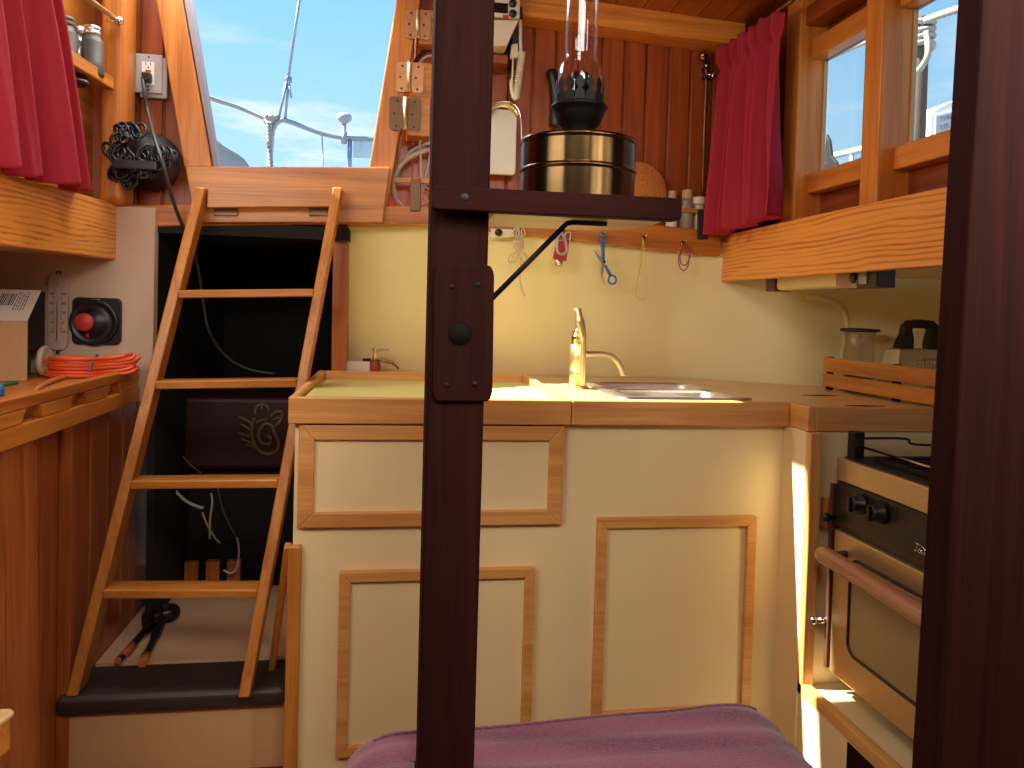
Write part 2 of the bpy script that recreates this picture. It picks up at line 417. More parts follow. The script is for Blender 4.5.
# companionway jambs, sill beam
YJ = 2.43
def flat(pts, y, t, mm=None):
    mm = mm or MB(); return mm.prism([SY(a, b, y) for a, b in pts], (0, t, 0))
struct('trim_jamb_left', flat([(151, -30), (177, -30), (211.5, 167), (184, 167)], YJ, .07), W('teak', 'Z'), .004)
struct('trim_jamb_filler', flat([(176, 168), (209, 168), (206, 230), (174, 230)], 2.501, .02), W('plank', 'Z'))
struct('trim_slide_left', flat([(178.5, -30), (186, -30), (218, 167), (213.5, 167)], YJ + .01, .05), mat('slide_grey', (132, 126, 134), .5), .002)
struct('trim_jamb_right', flat([(401, -30), (425, -30), (387, 212), (362, 212)], YJ, .07), W('teak', 'Z'), .004)
struct('trim_beam_left', flat([(112, 205), (262, 204.5), (430, 205.8), (430, 223.5), (345, 224), (112, 227)], 2.425, .17), W('teak', 'X'), .004)
struct('trim_beam_right', flat([(428, 204), (560, 214), (721, 232), (721, 256), (600, 243), (428, 223.5)], 2.47, .13), W('teak', 'X'), .004)
struct('trim_partition', flat([(333, 222), (348.5, 222), (346, 380), (331, 380)], 2.46, .15), W('panel', 'Z'), .003)
# carlin boards
struct('trim_carlin_left', MB().hexa([(-.800, 2.42, 1.264), (-.83, 2.42, 1.264), (-1.02, 1.15, 1.264), (-.99, 1.15, 1.264),
    (-.800, 2.42, 1.427), (-.83, 2.42, 1.427), (-1.02, 1.15, 1.427), (-.99, 1.15, 1.427)]), W('carlin', 'Y'), .004)
struct('trim_carlin_right', MB().box(1.108, 1.136, .72, 2.525, 1.266, 1.427), W('carlin', 'Y'), .004)
struct('trim_shelf_left', MB().hexa([(-.83, 2.42, 1.40), (-1.11, 2.42, 1.40), (-1.11, 1.15, 1.40), (-1.02, 1.15, 1.40), (-.83, 2.42, 1.415), (-1.11, 2.42, 1.415), (-1.11, 1.15, 1.415), (-1.02, 1.15, 1.415)]), W('teak', 'Y'))
# left corner post
struct('trim_post_left', MB().box(-.842, -.773, 2.36, 2.47, 1.42, 2.2), W('teak', 'Z'), .022, segs=4)
# right cabin side: posts, sills, cladding
XI, XO = 1.15, 1.234
m = MB()
WA, WB1, WB0 = SX(797, 115, XI).y, SX(862, 110, XI).y, SX(880, 105, XI).y
WC = WB0 - (WA - WB1)
for (y0, y1) in ((WA, WA + .08), (WB0, WB1), (WC - .07, WC)):
    m.box(XI, XO + .010, y0, y1, 1.40, 2.2)
struct('trim_window_posts', m, W('beam', 'Z'), .005)
m = MB()
m.box(XO, XO + .010, .72, 2.5, 1.30, 1.572); m.box(XO, XO + .010, .72, 2.5, 1.905, 2.2)
m.box(XO, XO + .010, WA + .08, 2.5, 1.572, 1.905); m.box(XO, XO + .010, .72, WC - .07, 1.572, 1.905)
m.box(1.148, XO, .72, 2.5, 1.395, 1.405)
struct('wall_right', m, W('plank', 'Y'))
struct('trim_corner', MB().box(1.10, 1.235, 2.46, 2.54, 1.40, 2.2), W('plank', 'Z'), .006)
struct('trim_top_right', MB().box(1.165, 1.233, WB1 + .001, WA - .001, 2.0, 2.055), W('plank', 'Y'), .004)
for i, (y0, y1) in enumerate(((WB1, WA), (WC, WB0))):
    w = bpy.data.objects.new('window_%d' % (i + 1), None); C.objects.link(w); w['kind'] = 'structure'
    w.location = (XO, y0, 1.572); WORLD[w.name] = V(w.location)
    obj('pane', MB().box(XO + .008, XO + .013, y0, y1, 1.572, 1.905), pane, w)
    obj('window_frame', MB().box(1.19, XO, y0 + .001, y1 - .001, 1.515, 1.572), W('beam', 'Y'), w, .004)
    obj('window_frame', MB().box(1.19, XO, y0 + .001, y1 - .001, 1.905, 1.963), W('beam', 'Y'), w, .004)
    mm = MB()
    for yy in (y0 + .0005, y1 - .0045): mm.box(1.228, XO + .006, yy, yy + .004, 1.573, 1.904)
    obj('window_bead', mm, W('ply', 'Z'), w, .001)
# engine bay behind the ladder
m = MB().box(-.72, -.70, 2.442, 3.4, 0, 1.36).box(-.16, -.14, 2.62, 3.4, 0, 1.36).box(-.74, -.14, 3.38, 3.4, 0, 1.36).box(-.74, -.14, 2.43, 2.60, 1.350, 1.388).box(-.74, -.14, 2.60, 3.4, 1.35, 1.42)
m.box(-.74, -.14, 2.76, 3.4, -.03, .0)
struct('wall_engine_bay', m, bay_shade)

zs = .165
# left settee / locker front and its counter
def lpx(z): return -.748 + .02 * (.85 - z)
m = MB(); y = .9
while y < 1.775:
    y2 = min(y + .145, 1.78); g = .0025
    m.hexa([(lpx(0), y + g, -.05), (lpx(0), y2 - g, -.05), (lpx(0) - .02, y2 - g, -.05), (lpx(0) - .02, y + g, -.05), (lpx(.85), y + g, .85), (lpx(.85), y2 - g, .85), (lpx(.85) - .02, y2 - g, .85), (lpx(.85) - .02, y + g, .85)])
    y = y2
m.box(-.78, -.765, .9, 1.78, -.05, .85).box(-.80, -.79, .9, 2.39, .84, .9135)
pA, pB = SZ(100, 657, .167), SZ(148, 600, .167)
def XRf(y): return pA.x + (pB.x - pA.x) * (y - pA.y) / (pB.y - pA.y)
YL0 = SZ(170, 694, zs).y + .02; y = YL0
while y < 2.74:
    y2 = min(y + .12, 2.745); a, b = y + .0025, y2 - .0025
    m.hexa([(XRf(a), a, -.05), (XRf(b), b, -.05), (XRf(b) - .02, b, -.05), (XRf(a) - .02, a, -.05), (XRf(a), a, .85), (XRf(b), b, .85), (XRf(b) - .02, b, .85), (XRf(a) - .02, a, .85)]); y = y2
a, b = YL0, 2.745
m.hexa([(XRf(a) - .016, a, -.05), (XRf(b) - .016, b, -.05), (XRf(b) - .03, b, -.05), (XRf(a) - .03, a, -.05), (XRf(a) - .016, a, .85), (XRf(b) - .016, b, .85), (XRf(b) - .03, b, .85), (XRf(a) - .03, a, .85)])
m.box(-.83, -.803, 1.781, YL0 + .03, -.05, .85)
o = tag(obj('locker_front', m, W('panel', 'Z'), None, .003), 'varnished vertical board locker front left of the ladder', 'locker')
t = tag(obj('side_counter', MB().box(-1.415, -.80, .9, 2.395, .914, .930), W('teak', 'Y'), None, .002), 'orange varnished wooden side counter under the thermometer', 'counter')
# fiddle rail with hand slots
m = MB(); m.box(-.752, -.728, 1.0, 2.39, .852, .894); m.box(-.752, -.728, 1.0, 2.39, .924, .950)
y = 1.06
while y < 2.38:
    m.prism([(-.752, y, .894), (-.752, y + .135, .894), (-.752, y + .155, .924), (-.752, y - .02, .924)], (.024, 0, 0)); y += .235
tag(obj('fiddle_rail', m, W('teak', 'Y'), None, .003), 'slotted wooden fiddle rail along the left side counter', 'rail')
# step and panel
zs = .165
st = thing('companionway_step', 'dark grey covered step at the foot of the ladder', 'step', (-.5, 1.95, 0))
YS0 = SZ(170, 694, zs).y; YS1 = SZ(190, 661, zs).y
obj('tread', MB().box(SY(54, 700, YS0).x, SY(285, 690, YS0).x, YS0, YS1, zs - .048, zs), steprub, st, .016, segs=4)
obj('riser', MB().box(SY(57, 740, YS0 + .02).x, -.25, YS0 + .025, YS0 + .045, -.05, zs - .0485), mat('riser_paint', (214, 172, 122), .55, var=.03), st)
tag(obj('bay_floor_panel', MB().prism([(XRf(YS1) + .003, YS1 + .002, zs - .03), (-.236, YS1 + .002, zs - .03), (-.236, 2.75, zs - .03), (XRf(2.75) + .003, 2.75, zs - .03)], (0, 0, .032)).box(-.20, -.19, 2.6, 2.75, zs - .03, zs + .002), mat('worn_panel', (204, 166, 128), .6, var=.05, scale=10), None, 0), 'worn cream floor panel behind the ladder foot', 'floor panel')

# ================================================================== GALLEY CABINETRY
cab = thing('galley_cabinet', 'cream galley cabinet with wood framed doors under the sink', 'cabinet', (.4, 1.9, 0))
YF = 1.90; YC = 1.883
obj('body', MB().box(-.226, 1.03, YF, 1.925, -.05, .866).box(-.226, -.208, 1.925, 2.50, -.05, .866).box(1.012, 1.03, 1.925, 2.3, -.05, .866), cream, cab)
def framed(name, pts, fw, deep=.019):
    p = [SY(a, b, YC) for a, b in pts]
    x0 = (p[0].x + p[3].x) / 2; x1 = (p[1].x + p[2].x) / 2; z1 = (p[0].z + p[1].z) / 2; z0 = (p[2].z + p[3].z) / 2
    pn = obj(name, MB().box(x0 + fw * .7, x1 - fw * .7, YF - .006, YF - .0005, z0 + fw * .7, z1 - fw * .7), cream, cab)
    m = MB()
    O = [(x0, z0), (x1, z0), (x1, z1), (x0, z1)]; I = [(x0 + fw, z0 + fw), (x1 - fw, z0 + fw), (x1 - fw, z1 - fw), (x0 + fw, z1 - fw)]
    for i in range(4):
        j = (i + 1) % 4; g = .0004
        m.prism([(O[i][0], YF - deep, O[i][1]), (O[j][0], YF - deep, O[j][1]), (I[j][0], YF - deep, I[j][1]), (I[i][0], YF - deep, I[i][1])], (0, deep - .0005, 0))
    fr = obj('frame', m, W('beech', 'X'), cab, .0025)
    fr.parent = pn; WORLD[fr.name] = WORLD[pn.name]
    return pn
framed('drawer', [(298.5, 424.5), (564, 426.5), (561.5, 523), (298, 529.5)], .036)
framed('door', [(339, 573), (535, 567), (531, 741), (336, 764)], .026)
framed('door', [(598, 517), (757, 518), (750, 716), (592, 722)], .026)
obj('corner_post', MB().box(SY(286, 650, 1.885).x, SY(299.5, 650, 1.885).x, 1.876, 1.8995, -.05, SY(293, 546, 1.885).z), W('oak', 'Z'), cab, .003)

# left worktop section with fiddles
zt = .929
XS = SY(571, 412, 1.88).x
ib = thing('icebox_top', 'pale green framed worktop tray left of the faucet', 'worktop', (.1, 1.9, .866))
obj('panel', MB().box(-.214, XS - .01, 1.90, 2.44, .885, .918), greenlam, ib)
obj('front_rail', MB().box(-.240, XS - .001, 1.872, 1.90, .8665, zt), W('beech', 'X'), ib, .003)
obj('back_rail', MB().box(-.204, XS - .03, 2.44, 2.462, .885, .945), W('beech', 'X'), ib, .003)
obj('side_rail', MB().hexa([(-.240, 1.9, .868), (-.226, 1.9, .868), (-.204, 2.462, .868), (-.226, 2.462, .868), (-.240, 1.9, zt), (-.226, 1.9, zt), (-.204, 2.462, .945), (-.226, 2.462, .945)]), W('beech', 'Y'), ib, .003)
obj('side_rail', MB().hexa([(XS - .03, 1.9, .885), (XS - .010, 1.9, .885), (XS - .010, 2.462, .885), (XS - .03, 2.462, .885), (XS - .03, 1.9, zt), (XS - .010, 1.9, zt), (XS - .010, 2.462, .945), (XS - .03, 2.462, .945)]), W('beech', 'Y'), ib, .003)
obj('back_shelf', MB().box(-.235, XS - .01, 2.463, 2.592, .885, .905), laminate, ib)
# right worktop
wt = thing('worktop', 'tan laminate worktop with wood edge around the sink', 'worktop', (1.0, 2.0, .866))
sk = [SZ(584, 380, zt), SZ(690, 381.5, zt), SZ(735, 400.5, zt), SZ(630, 400, zt)]
sx0, sx1, sy0, sy1 = .60, .945, 1.935, 2.36
m = MB(); z0, z1 = .897, .927
m.box(XS + .001, sx0, 1.895, 2.592, z0, z1); m.box(sx0, sx1, 1.895, sy0, z0, z1); m.box(sx0, sx1, sy1, 2.592, z0, z1)
hull = [(x, y) for x, y in hullcurve(4) if x > .95 and y > 1.8]
poly = [(sx1, 1.895), (1.03, 1.895), (1.045, 1.80), (1.785, 1.80)] + [(x - .012, y - .012) for x, y in hull[::-1]] + [(sx1, 2.588)]
m.prism([(x, y, z0) for x, y in poly], (0, 0, z1 - z0))
obj('top', m, laminate, wt)
m = MB().box(XS + .001, 1.03, 1.872, 1.895, .8665, zt); obj('front_edge', m, W('beech', 'X'), wt, .003)
obj('side_edge', MB().box(1.03, 1.052, 1.78, 1.90, .8665, zt), W('beech', 'Y'), wt, .003)
obj('front_edge', MB().box(1.052, 1.79, 1.78, 1.80, .8665, zt), W('beech', 'X'), wt, .003)
for (px, py) in ((820, 395.5), (865, 406)):
    p = SZ(px, py, .9275)
    obj('inlay', MB().prism([p + V((-.055, 0, 0)), p + V((0, -.009, 0)), p + V((.055, 0, 0)), p + V((0, .009, 0))], (0, 0, .0012)), W('mahog', 'X'), wt)

# sink
sn = thing('sink', 'stainless steel sink set into the tan worktop', 'sink', (.77, 2.15, .8))
def ringloop(w, h, r, z, cx=(sx0 + sx1) / 2, cy=(sy0 + sy1) / 2): return [V((cx + a, cy + b, z)) for a, b in rrect(w, h, r)]
def loft(mb, loops, cap=True):
    n = len(loops[0]); o = len(mb.v)
    for l in loops: mb.v += l
    for i in range(len(loops) - 1):
        for k in range(n):
            a, b = o + i * n, o + (i + 1) * n; mb.f.append([a + k, a + (k + 1) % n, b + (k + 1) % n, b + k]); mb.s.append(True)
    if cap: mb.f.append([o + (len(loops) - 1) * n + k for k in range(n)]); mb.s.append(False)
    return mb
w, h = sx1 - sx0, sy1 - sy0
obj('rim', loft(MB(), [ringloop(w + .03, h + .03, .03, .928), ringloop(w + .026, h + .026, .03, .932), ringloop(w - .03, h - .03, .04, .932), ringloop(w - .036, h - .036, .04, .927)], False), steel, sn)
yb = (sy0 + sy1) / 2
m = MB()
for cy, hh in (((sy0 + yb) / 2 + .008, (h - .06) / 2), ((sy1 + yb) / 2 - .008, (h - .06) / 2)):
    loft(m, [ringloop(w - .036, hh + .01, .045, .931, cy=cy), ringloop(w - .05, hh, .045, .925, cy=cy), ringloop(w - .07, hh - .02, .05, .84, cy=cy), ringloop(w - .12, hh - .06, .04, .82, cy=cy)])
sinksteel = mat('sink_steel', (232, 226, 214), .42, 1, var=.02)
obj('bowl', m, sinksteel, sn)
obj('divider', MB().box(sx0 + .02, sx1 - .02, yb - .012, yb + .012, .9255, .9315), steel, sn, .003)
p = V(((sx0 + sx1) / 2, sy0 + .09, .8205)); obj('drain', MB().lathe([(.028, 0), (.028, .003), (.018, .003), (.012, .001)], p), chrome, sn)

# faucet (brass galley hand pump)
fb = SZ(577, 388, .9275)
fc = thing('faucet', 'brass galley hand pump faucet beside the sink', 'faucet', fb)
def fp(px, py): return SY(px, py, fb.y)
ph = lambda py: fp(577, py).z - fb.z
obj('base_flange', MB().lathe([(.034, 0), (.034, .004), (.028, .008), (.0, .008)], fb, 24), brass, fc)
obj('pump_body', MB().lathe([(.0235, .008), (.0235, .06), (.0225, .061), (.0235, .063), (.0235, .125), (.0205, .128)], fb, 24), brass, fc)
obj('collar', MB().lathe([(.019, .128), (.019, .14), (.021, .142), (.021, .152), (.017, .154), (.017, .166), (.011, .172), (.006, .19), (0, .192)], fb, 24), oldbrass, fc)
sp = [fp(581, 353.5), fp(590, 354), fp(603, 354), fp(612, 356.5), fp(618, 362), fp(622, 370), fp(623.5, 375.5)]
obj('spout', MB().tube(spline(sp, 6), [.0085] * 36 + [.009], 12), brass, fc)
lv = [fp(575, 309) + V((0, -.03, 0)), fp(576.5, 320) + V((0, -.034, 0)), fp(579.5, 335) + V((0, -.035, 0)), fp(580.5, 350) + V((0, -.034, 0)), fp(580, 370) + V((0, -.032, 0)), fp(580, 384) + V((0, -.03, 0))]
lv = spline(lv, 6); L_ = len(lv)
obj('lever', MB().tube(lv, [.012 if i < 6 else (.0145 - .0006 * (i - 6) if i < 14 else .0085) for i in range(L_)], 12), brass, fc)

# ================================================================== STOVE CORNER
XP = 1.03
lk = thing('stove_locker', 'cream stove compartment with wood edging right of the galley', 'locker', (1.2, 1.6, 0))
obj('side_panel', MB().box(XP, XP + .02, 1.785, 1.90, -.05, .866), cream, lk)
obj('base_panel', MB().box(XP + .004, XP + .024, .95, 1.785, -.05, .205), cream, lk)
obj('shelf', MB().box(XP + .024, 1.82, .95, 1.80, .205, .224), cream, lk)
obj('shelf_edge', MB().box(XP, XP + .024, .95, 1.784, .206, .236), W('beech', 'Y'), lk, .003)
obj('post', MB().box(XP, XP + .030, 1.762, 1.785, .206, .866), W('beech', 'Z'), lk, .003)
obj('back_panel', MB().box(XP + .031, 1.79, 1.786, 1.80, .224, .866), cream, lk)
a = SX(848, 742, XP + .003)
obj('opening_shade', MB().box(XP + .001, XP + .004, a.y - .35, a.y, .02, a.z), W('mahog', 'Y'), lk)  # flat dark sheet painted as the shade inside a locker hole
pl = SY(826, 510, 1.786)
obj('latch_block', MB().box(pl.x - .018, pl.x + .016, 1.755, 1.785, pl.z - .04, pl.z + .035), W('oak', 'Z'), lk, .004)

XV = 1.085; ZT = .812; YA = 1.735; YBn = 1.16
stv = thing('stove', 'stainless gimballed galley stove with wooden bar handle and two black knobs', 'stove', (1.3, 1.45, .24))
obj('body', MB().box(XV + .012, 1.50, YBn, YA, .275, .755), stoveSt, stv, .004)
obj('top_band', MB().box(XV, 1.50, YBn - .005, YA + .002, .757, ZT), stoveSt, stv, .003)
obj('hob', MB().box(XV + .012, 1.49, YBn + .01, YA - .012, ZT + .0005, ZT + .004), iron, stv)
# control panel slightly raked
cp = obj('control_panel', MB().hexa([(XV - .004, YBn, .645), (XV + .012, YBn, .645), (XV + .012, YA, .645), (XV - .004, YA, .645), (XV + .002, YBn, .755), (XV + .012, YBn, .755), (XV + .012, YA, .755), (XV + .002, YA, .755)]), panelbl, stv, .002)
for (px, py) in ((862, 504), (882, 513)):
    p = SX(px, py, XV - .002)
    kb = obj('knob', MB().lathe([(.024, 0), (.024, -.007), (.019, -.009), (.018, -.026), (.015, -.029), (0, -.029)], p, 22, 'X'), blackpl, stv, 0)
    obj('grip', MB().box(p.x - .036, p.x - .0285, p.y - .006, p.y + .006, p.z - .018, p.z + .018), blackpl, stv, .002)
    g = bpy.data.objects[[o.name for o in bpy.data.objects if o.name.startswith('grip')][-1]]; g.parent = kb; WORLD[g.name] = WORLD[kb.name]
p = SX(836, 517, XV - .003)
obj('latch_knob', MB().lathe([(.006, 0), (.006, -.02), (.011, -.022), (.011, -.034), (0, -.036)], p, 14, 'X'), blackpl, stv)
# oven door
dr = obj('oven_door', MB().box(XV - .006, XV + .011, YBn + .01, YA - .008, .285, .638), stoveSt, stv, .004)
def loopx(y0, y1, z0, z1, r, x):
    return [V((x, (y0 + y1) / 2 + a, (z0 + z1) / 2 + b)) for a, b in rrect(y1 - y0, z1 - z0, r, 6)]
wy0, wy1 = YBn + .07, SX(850, 600, XV - .007).y
gl = obj('oven_window', MB().prism(loopx(wy0, wy1, .365, .590, .03, XV - .0065), (-.0015, 0, 0)), ovenglass, stv)
se = obj('window_seal', MB().tube(loopx(wy0, wy1, .365, .590, .03, XV - .0085), .0042, 8, True), lead, stv)
for q in (gl, se): q.parent = dr; WORLD[q.name] = WORLD[dr.name]
h0, h1 = SX(821, 553, 1.03), SX(930, 632, 1.035); h1.z = h0.z - .012
d_ = (h1 - h0).normalized(); h1 = h0 + d_ * .56
hd = obj('door_handle', MB().tube([h0 - d_ * .0, h0 + d_ * .004, h0 + d_ * .02, h1 - d_ * .02, h1], [.012, .019, .0215, .0215, .015], 16), handlew, stv)
brs = [obj('handle_bracket', MB().tube([h0 + d_ * k, h0 + d_ * k + V((.052, 0, .006))], .009, 10), blackpl, stv) for k in (.025, .50)]
for q in [hd] + brs: q.parent = dr; WORLD[q.name] = WORLD[dr.name]
# dark flange on the aft side, pivot bolt
obj('side_flange', MB().box(XV - .008, XV + .03, YA + .001, YA + .014, .288, .745), browncap, stv, .002)
obj('pivot_bolt', MB().tube([(XV - .03, YA + .02, .40), (XV + .01, YA + .008, .405)], .008, 10).ball((XV - .034, YA + .021, .40), .011, 10), chrome, stv)
for xa in (1.2, 1.42):
    for ya_ in (YBn + .05, YA - .09): obj('foot', MB().box(xa, xa + .04, ya_, ya_ + .04, .2245, .2745), iron, stv)
# fiddle post and rails, burners
c0 = SX(852, 444, XV + .03)
fx, fy = XV + .03, YA - .025
obj('fiddle_post', MB().box(fx - .014, fx + .014, fy - .018, fy + .012, ZT, ZT + .068), blackpl, stv, .004)
obj('fiddle_rod', MB().tube([(fx, fy, ZT + .034), (fx + .004, YBn + .03, ZT + .034)], .003, 8), chrome, stv)
obj('fiddle_rod', MB().tube(spline([(fx, fy, ZT + .05), (fx + .13, fy - .002, ZT + .05), (fx + .16, fy - .006, ZT + .036), (fx + .36, fy - .006, ZT + .036)], 5), .003, 8), iron, stv)
m = MB()
for k in range(5):
    yy = YA - .09 - k * .05
    m.box(XV + .05, 1.46, yy - .005, yy + .005, ZT + .006, ZT + .017)
m.box(XV + .05, XV + .06, YA - .31, YA - .07, ZT + .004, ZT + .014).box(1.44, 1.45, YA - .31, YA - .07, ZT + .004, ZT + .014)
obj('grate', m, iron, stv, .002)
for yy in (YA - .19, YA - .42):
    obj('burner', MB().lathe([(.05, ZT + .004), (.05, ZT + .012), (.035, ZT + .014), (.03, ZT + .018), (0, ZT + .019)], (1.27, yy, 0), 20), burner_m, stv)
# embossed maker's script on the control panel
q0, q1 = SX(914, 546, XV - .006), SX(927, 552, XV - .006)
def sc(u, v): return V((XV - .0055, q0.y + (q1.y - q0.y) * u, q0.z + (q1.z - q0.z) * 0 + .022 * (v - .5) - .006 * u))
m = MB()
for st_ in ([(0, .9), (.5, .95), (1.1, .75)], [(.25, .9), (.15, .2), (.0, .15)], [(.3, .3), (.45, .6), (.55, .3), (.4, .2), (.3, .3)], [(.6, .6), (.62, .2), (.75, .5), (.85, .2)], [(.8, .8), (.9, .3), (1.05, .3)], [(.75, .55), (1.05, .5)]):
    m.tube(spline([sc(u, v) for u, v in st_], 4), .0011, 5)
o = obj('script_badge', m, chrome, stv); o.parent = cp; WORLD[o.name] = WORLD[cp.name]
# kettle at the near end of the hob, mostly behind the bulkhead
kx, ky = 1.31, 1.31; kz = ZT + .018
kt = thing('kettle', 'metal kettle with black handle on the stove beside the dark bulkhead', 'kettle', (kx, ky, kz))
obj('body', MB().lathe([(.085, 0), (.09, .01), (.085, .06), (.06, .088), (.03, .098), (.012, .1), (.012, .108), (0, .112)], (kx, ky, kz), 28), stoveSt, kt)
obj('handle', MB().tube(spline([(kx, ky + .075, kz + .06), (kx, ky + .082, kz + .12), (kx, ky + .05, kz + .16), (kx, ky - .05, kz + .16), (kx, ky - .082, kz + .12), (kx, ky - .075, kz + .06)], 5), .011, 10), blackpl, kt)

# ================================================================== LADDER
ld = thing('ladder', 'varnished wooden companionway ladder with five treads', 'ladder', (-.5, 2.0, zs))
LT, RT_ = [SY(203, 189, 2.36), SY(338.5, 189, 2.36)]
LB = SZ(77, 690, zs); RB = SZ(246, 691, zs)
yb_ = (LB.y + RB.y) / 2; LB = V((LB.x, LB.y, zs)); RB = V((RB.x, RB.y, zs))
RAILW, RAILD = .028, .07
for a, b in ((LT, LB), (RT_, RB)):
    d = (a - b).normalized(); hv = V((0, 1, 0)) * RAILD / 2; wv = V((1, 0, 0)) * RAILW / 2
    a2 = a + d * (.0 / max(d.z, .1))
    obj('rail', MB().hexa([b - hv - wv, b - hv + wv, b + hv + wv, b + hv - wv, a2 - hv - wv, a2 - hv + wv, a2 + hv + wv, a2 + hv - wv]), W('oak', 'Z'), ld, .004)
def railpt(t): return LB + (LT - LB) * t, RB + (RT_ - RB) * t
def t_for(py):
    best = min(range(0, 1001), key=lambda i: abs(_proj((railpt(i / 1000)[0] + railpt(i / 1000)[1]) / 2)[1] - py)); return best / 1000
def _proj(p):
    q = p - EYE; d = q.dot(FW); return 512 + FOC * q.dot(RT) / d, PPY - FOC * q.dot(UP) / d
for py in (293.5, 383, 481.5, 589.5):
    a, b = railpt(t_for(py)); a = a + V((RAILW / 2, 0, 0)); b = b - V((RAILW / 2, 0, 0))
    obj('tread', MB().hexa([a + V((0, -.036, -.011)), b + V((0, -.036, -.011)), b + V((0, .036, -.011)), a + V((0, .036, -.011)), a + V((0, -.036, .011)), b + V((0, -.036, .011)), b + V((0, .036, .011)), a + V((0, .036, .011))]), W('oak', 'X'), ld, .003)
a, b = railpt(1); a = a + V((RAILW / 2, 0, -.028)); b = b - V((RAILW / 2, 0, .028))
obj('top_rail', MB().hexa([a + V((0, -.012, -.027)), b + V((0, -.012, -.027)), b + V((0, .012, -.027)), a + V((0, .012, -.027)), a + V((0, -.012, .027)), b + V((0, -.012, .027)), b + V((0, .012, .027)), a + V((0, .012, .027))]), W('oak', 'X'), ld, .003)
for (x0, x1, lab) in ((214, 238, 'dark metal ladder bracket on the beam behind the left ladder rail'), (309, 328, 'dark metal ladder bracket on the beam beside the right ladder rail')):
    tag(obj('ladder_bracket', flat([(x0, 206), (x1, 206), (x1, 216), (x0, 216)], 2.396, .0055), bronze, None, .002), lab, 'bracket', 'ladder brackets')
# leaning batten behind the right foot
a, b = SY(288, 545, 2.02), SZ(271, 672, zs)
tag(obj('batten', MB().bar(b + V((0, .02, 0)), a, .018, .03, (1, 0, 0)), W('oak', 'Z'), None, .004), 'slim wooden batten leaning behind the ladder right foot', 'batten')
# washboard
tag(obj('washboard', flat([(185, 166.3), (390, 167), (382.5, 222.5), (195, 222.5)], 2.39 + .012, .022), W('oak', 'X'), None, .003), 'wide wooden washboard across the companionway sill', 'board')

# ================================================================== POST, SHELF, LAMP, CUSHION
YP = 1.09
pt = thing('post', 'dark mahogany post standing through the purple cushion', 'post', (-.05, YP + .04, 0))
tl, tr, bl, brr = SY(437, -60, YP), SY(497, -60, YP), SY(418, 766, YP), SY(474.5, 766, YP)
def ext(a, b, z): return a + (b - a) * ((z - a.z) / (b.z - a.z))
A0, B0, A1, B1 = ext(tl, bl, -.05), ext(tr, brr, -.05), ext(tl, bl, 2.1), ext(tr, brr, 2.1)
dpt = V((0, .085, 0))
obj('shaft', MB().hexa([A0, B0, B0 + dpt, A0 + dpt, A1, B1, B1 + dpt, A1 + dpt]), W('mahog', 'Z'), pt, .007, segs=3)
pk = [(429.5, 268), (490, 266), (488, 270), (488.5, 400), (427, 402), (427, 398)]
cx_ = (SY(429, 335, YP).x + SY(489, 335, YP).x) / 2
p0, p1 = SY(429.5, 266, YP), SY(488, 401, YP)
blk = []
for a, b in rrect(1, 1, .1, 5):
    px = 463.5 + a * 60 + b * 2.0; py = 333.5 - b * 136
    blk.append(SY(px, py, YP - .008))
mbk = obj('mounting_block', MB().prism(blk, (0, .0078, 0)), W('mahog', 'Z'), pt, .002)
for (px, py) in ((450, 286.5), (476, 284.5), (444.5, 385), (473, 384)):
    s_ = obj('screw', MB().lathe([(.0045, 0), (.004, .0012), (0, .0015)], SY(px + 2, py, YP - .008), 12, 'Y'), mat('dark_screw', (24, 16, 14), .55, spec=.2), pt); s_.parent = mbk; WORLD[s_.name] = WORLD[mbk.name]
s_ = obj('plug', MB().lathe([(.0165, 0), (.0155, .0015), (0, .002)], SY(460, 334, YP - .008), 24, 'Y'), mat('dark_plug', (16, 11, 10), .7, spec=.1), pt); s_.parent = mbk; WORLD[s_.name] = WORLD[mbk.name]
# shelf
ZS = 1.3125
sh = thing('lamp_shelf', 'small dark edged shelf on the post carrying the oil lamp', 'shelf', (.15, 1.15, 1.29))
fs = []
for a, b in rrect(1, 1, .35, 5):
    pass
f0, f1 = SY(432, 200, YP - .034), SY(682, 212, YP - .034)
zb, ztp = 1.2845, 1.3165
xl, xr = f0.x, f1.x
m = MB(); pr = []
hw, hh, r = (xr - xl) / 2, (ztp - zb) / 2, .008
pr = [V((xl + hw + a, YP - .034, zb + hh + b)) for a, b in rrect(2 * hw, 2 * hh, r, 4)]
obj('front_strip', MB().prism(pr, (0, .0255, 0)), W('mahog', 'X'), sh, .002)
obj('screw', MB().lathe([(.006, 0), (.005, .001), (0, .0012)], SY(465, 197, YP - .034), 14, 'Y'), blackmat, sh)
xs0 = SY(494, 210, YP).x + .004
bp_ = [(xs0, YP - .008), (xr - .004, YP - .008), (xr - .004, YP + .075)]
for k in range(9):
    a = k / 8 * PI / 2; bp_.append((xr - .094 + .09 * math.cos(a), YP + .075 + .125 * math.sin(a)))
bp_.append((xs0, YP + .20))
obj('board', MB().prism([(x, y, 1.290) for x, y in bp_], (0, 0, ZS - 1.290)), W('ply', 'X'), sh, .002)
s0, s1, s2 = SY(489, 305, YP + .045), None, None
e1 = V((SY(566, 222, 1.16).x, YP + .055, 1.2855)); e2 = V((e1.x + .06, YP + .055, 1.2855))
s0 = V((xs0 - .004, YP + .045, SY(489, 303, YP + .04).z))
obj('strut', MB().tube([s0, s0 + (e1 - s0) * .93, s0 + (e1 - s0) * .985, e1 + V((.008, 0, 0)), e2], .004, 10), blackmat, sh)
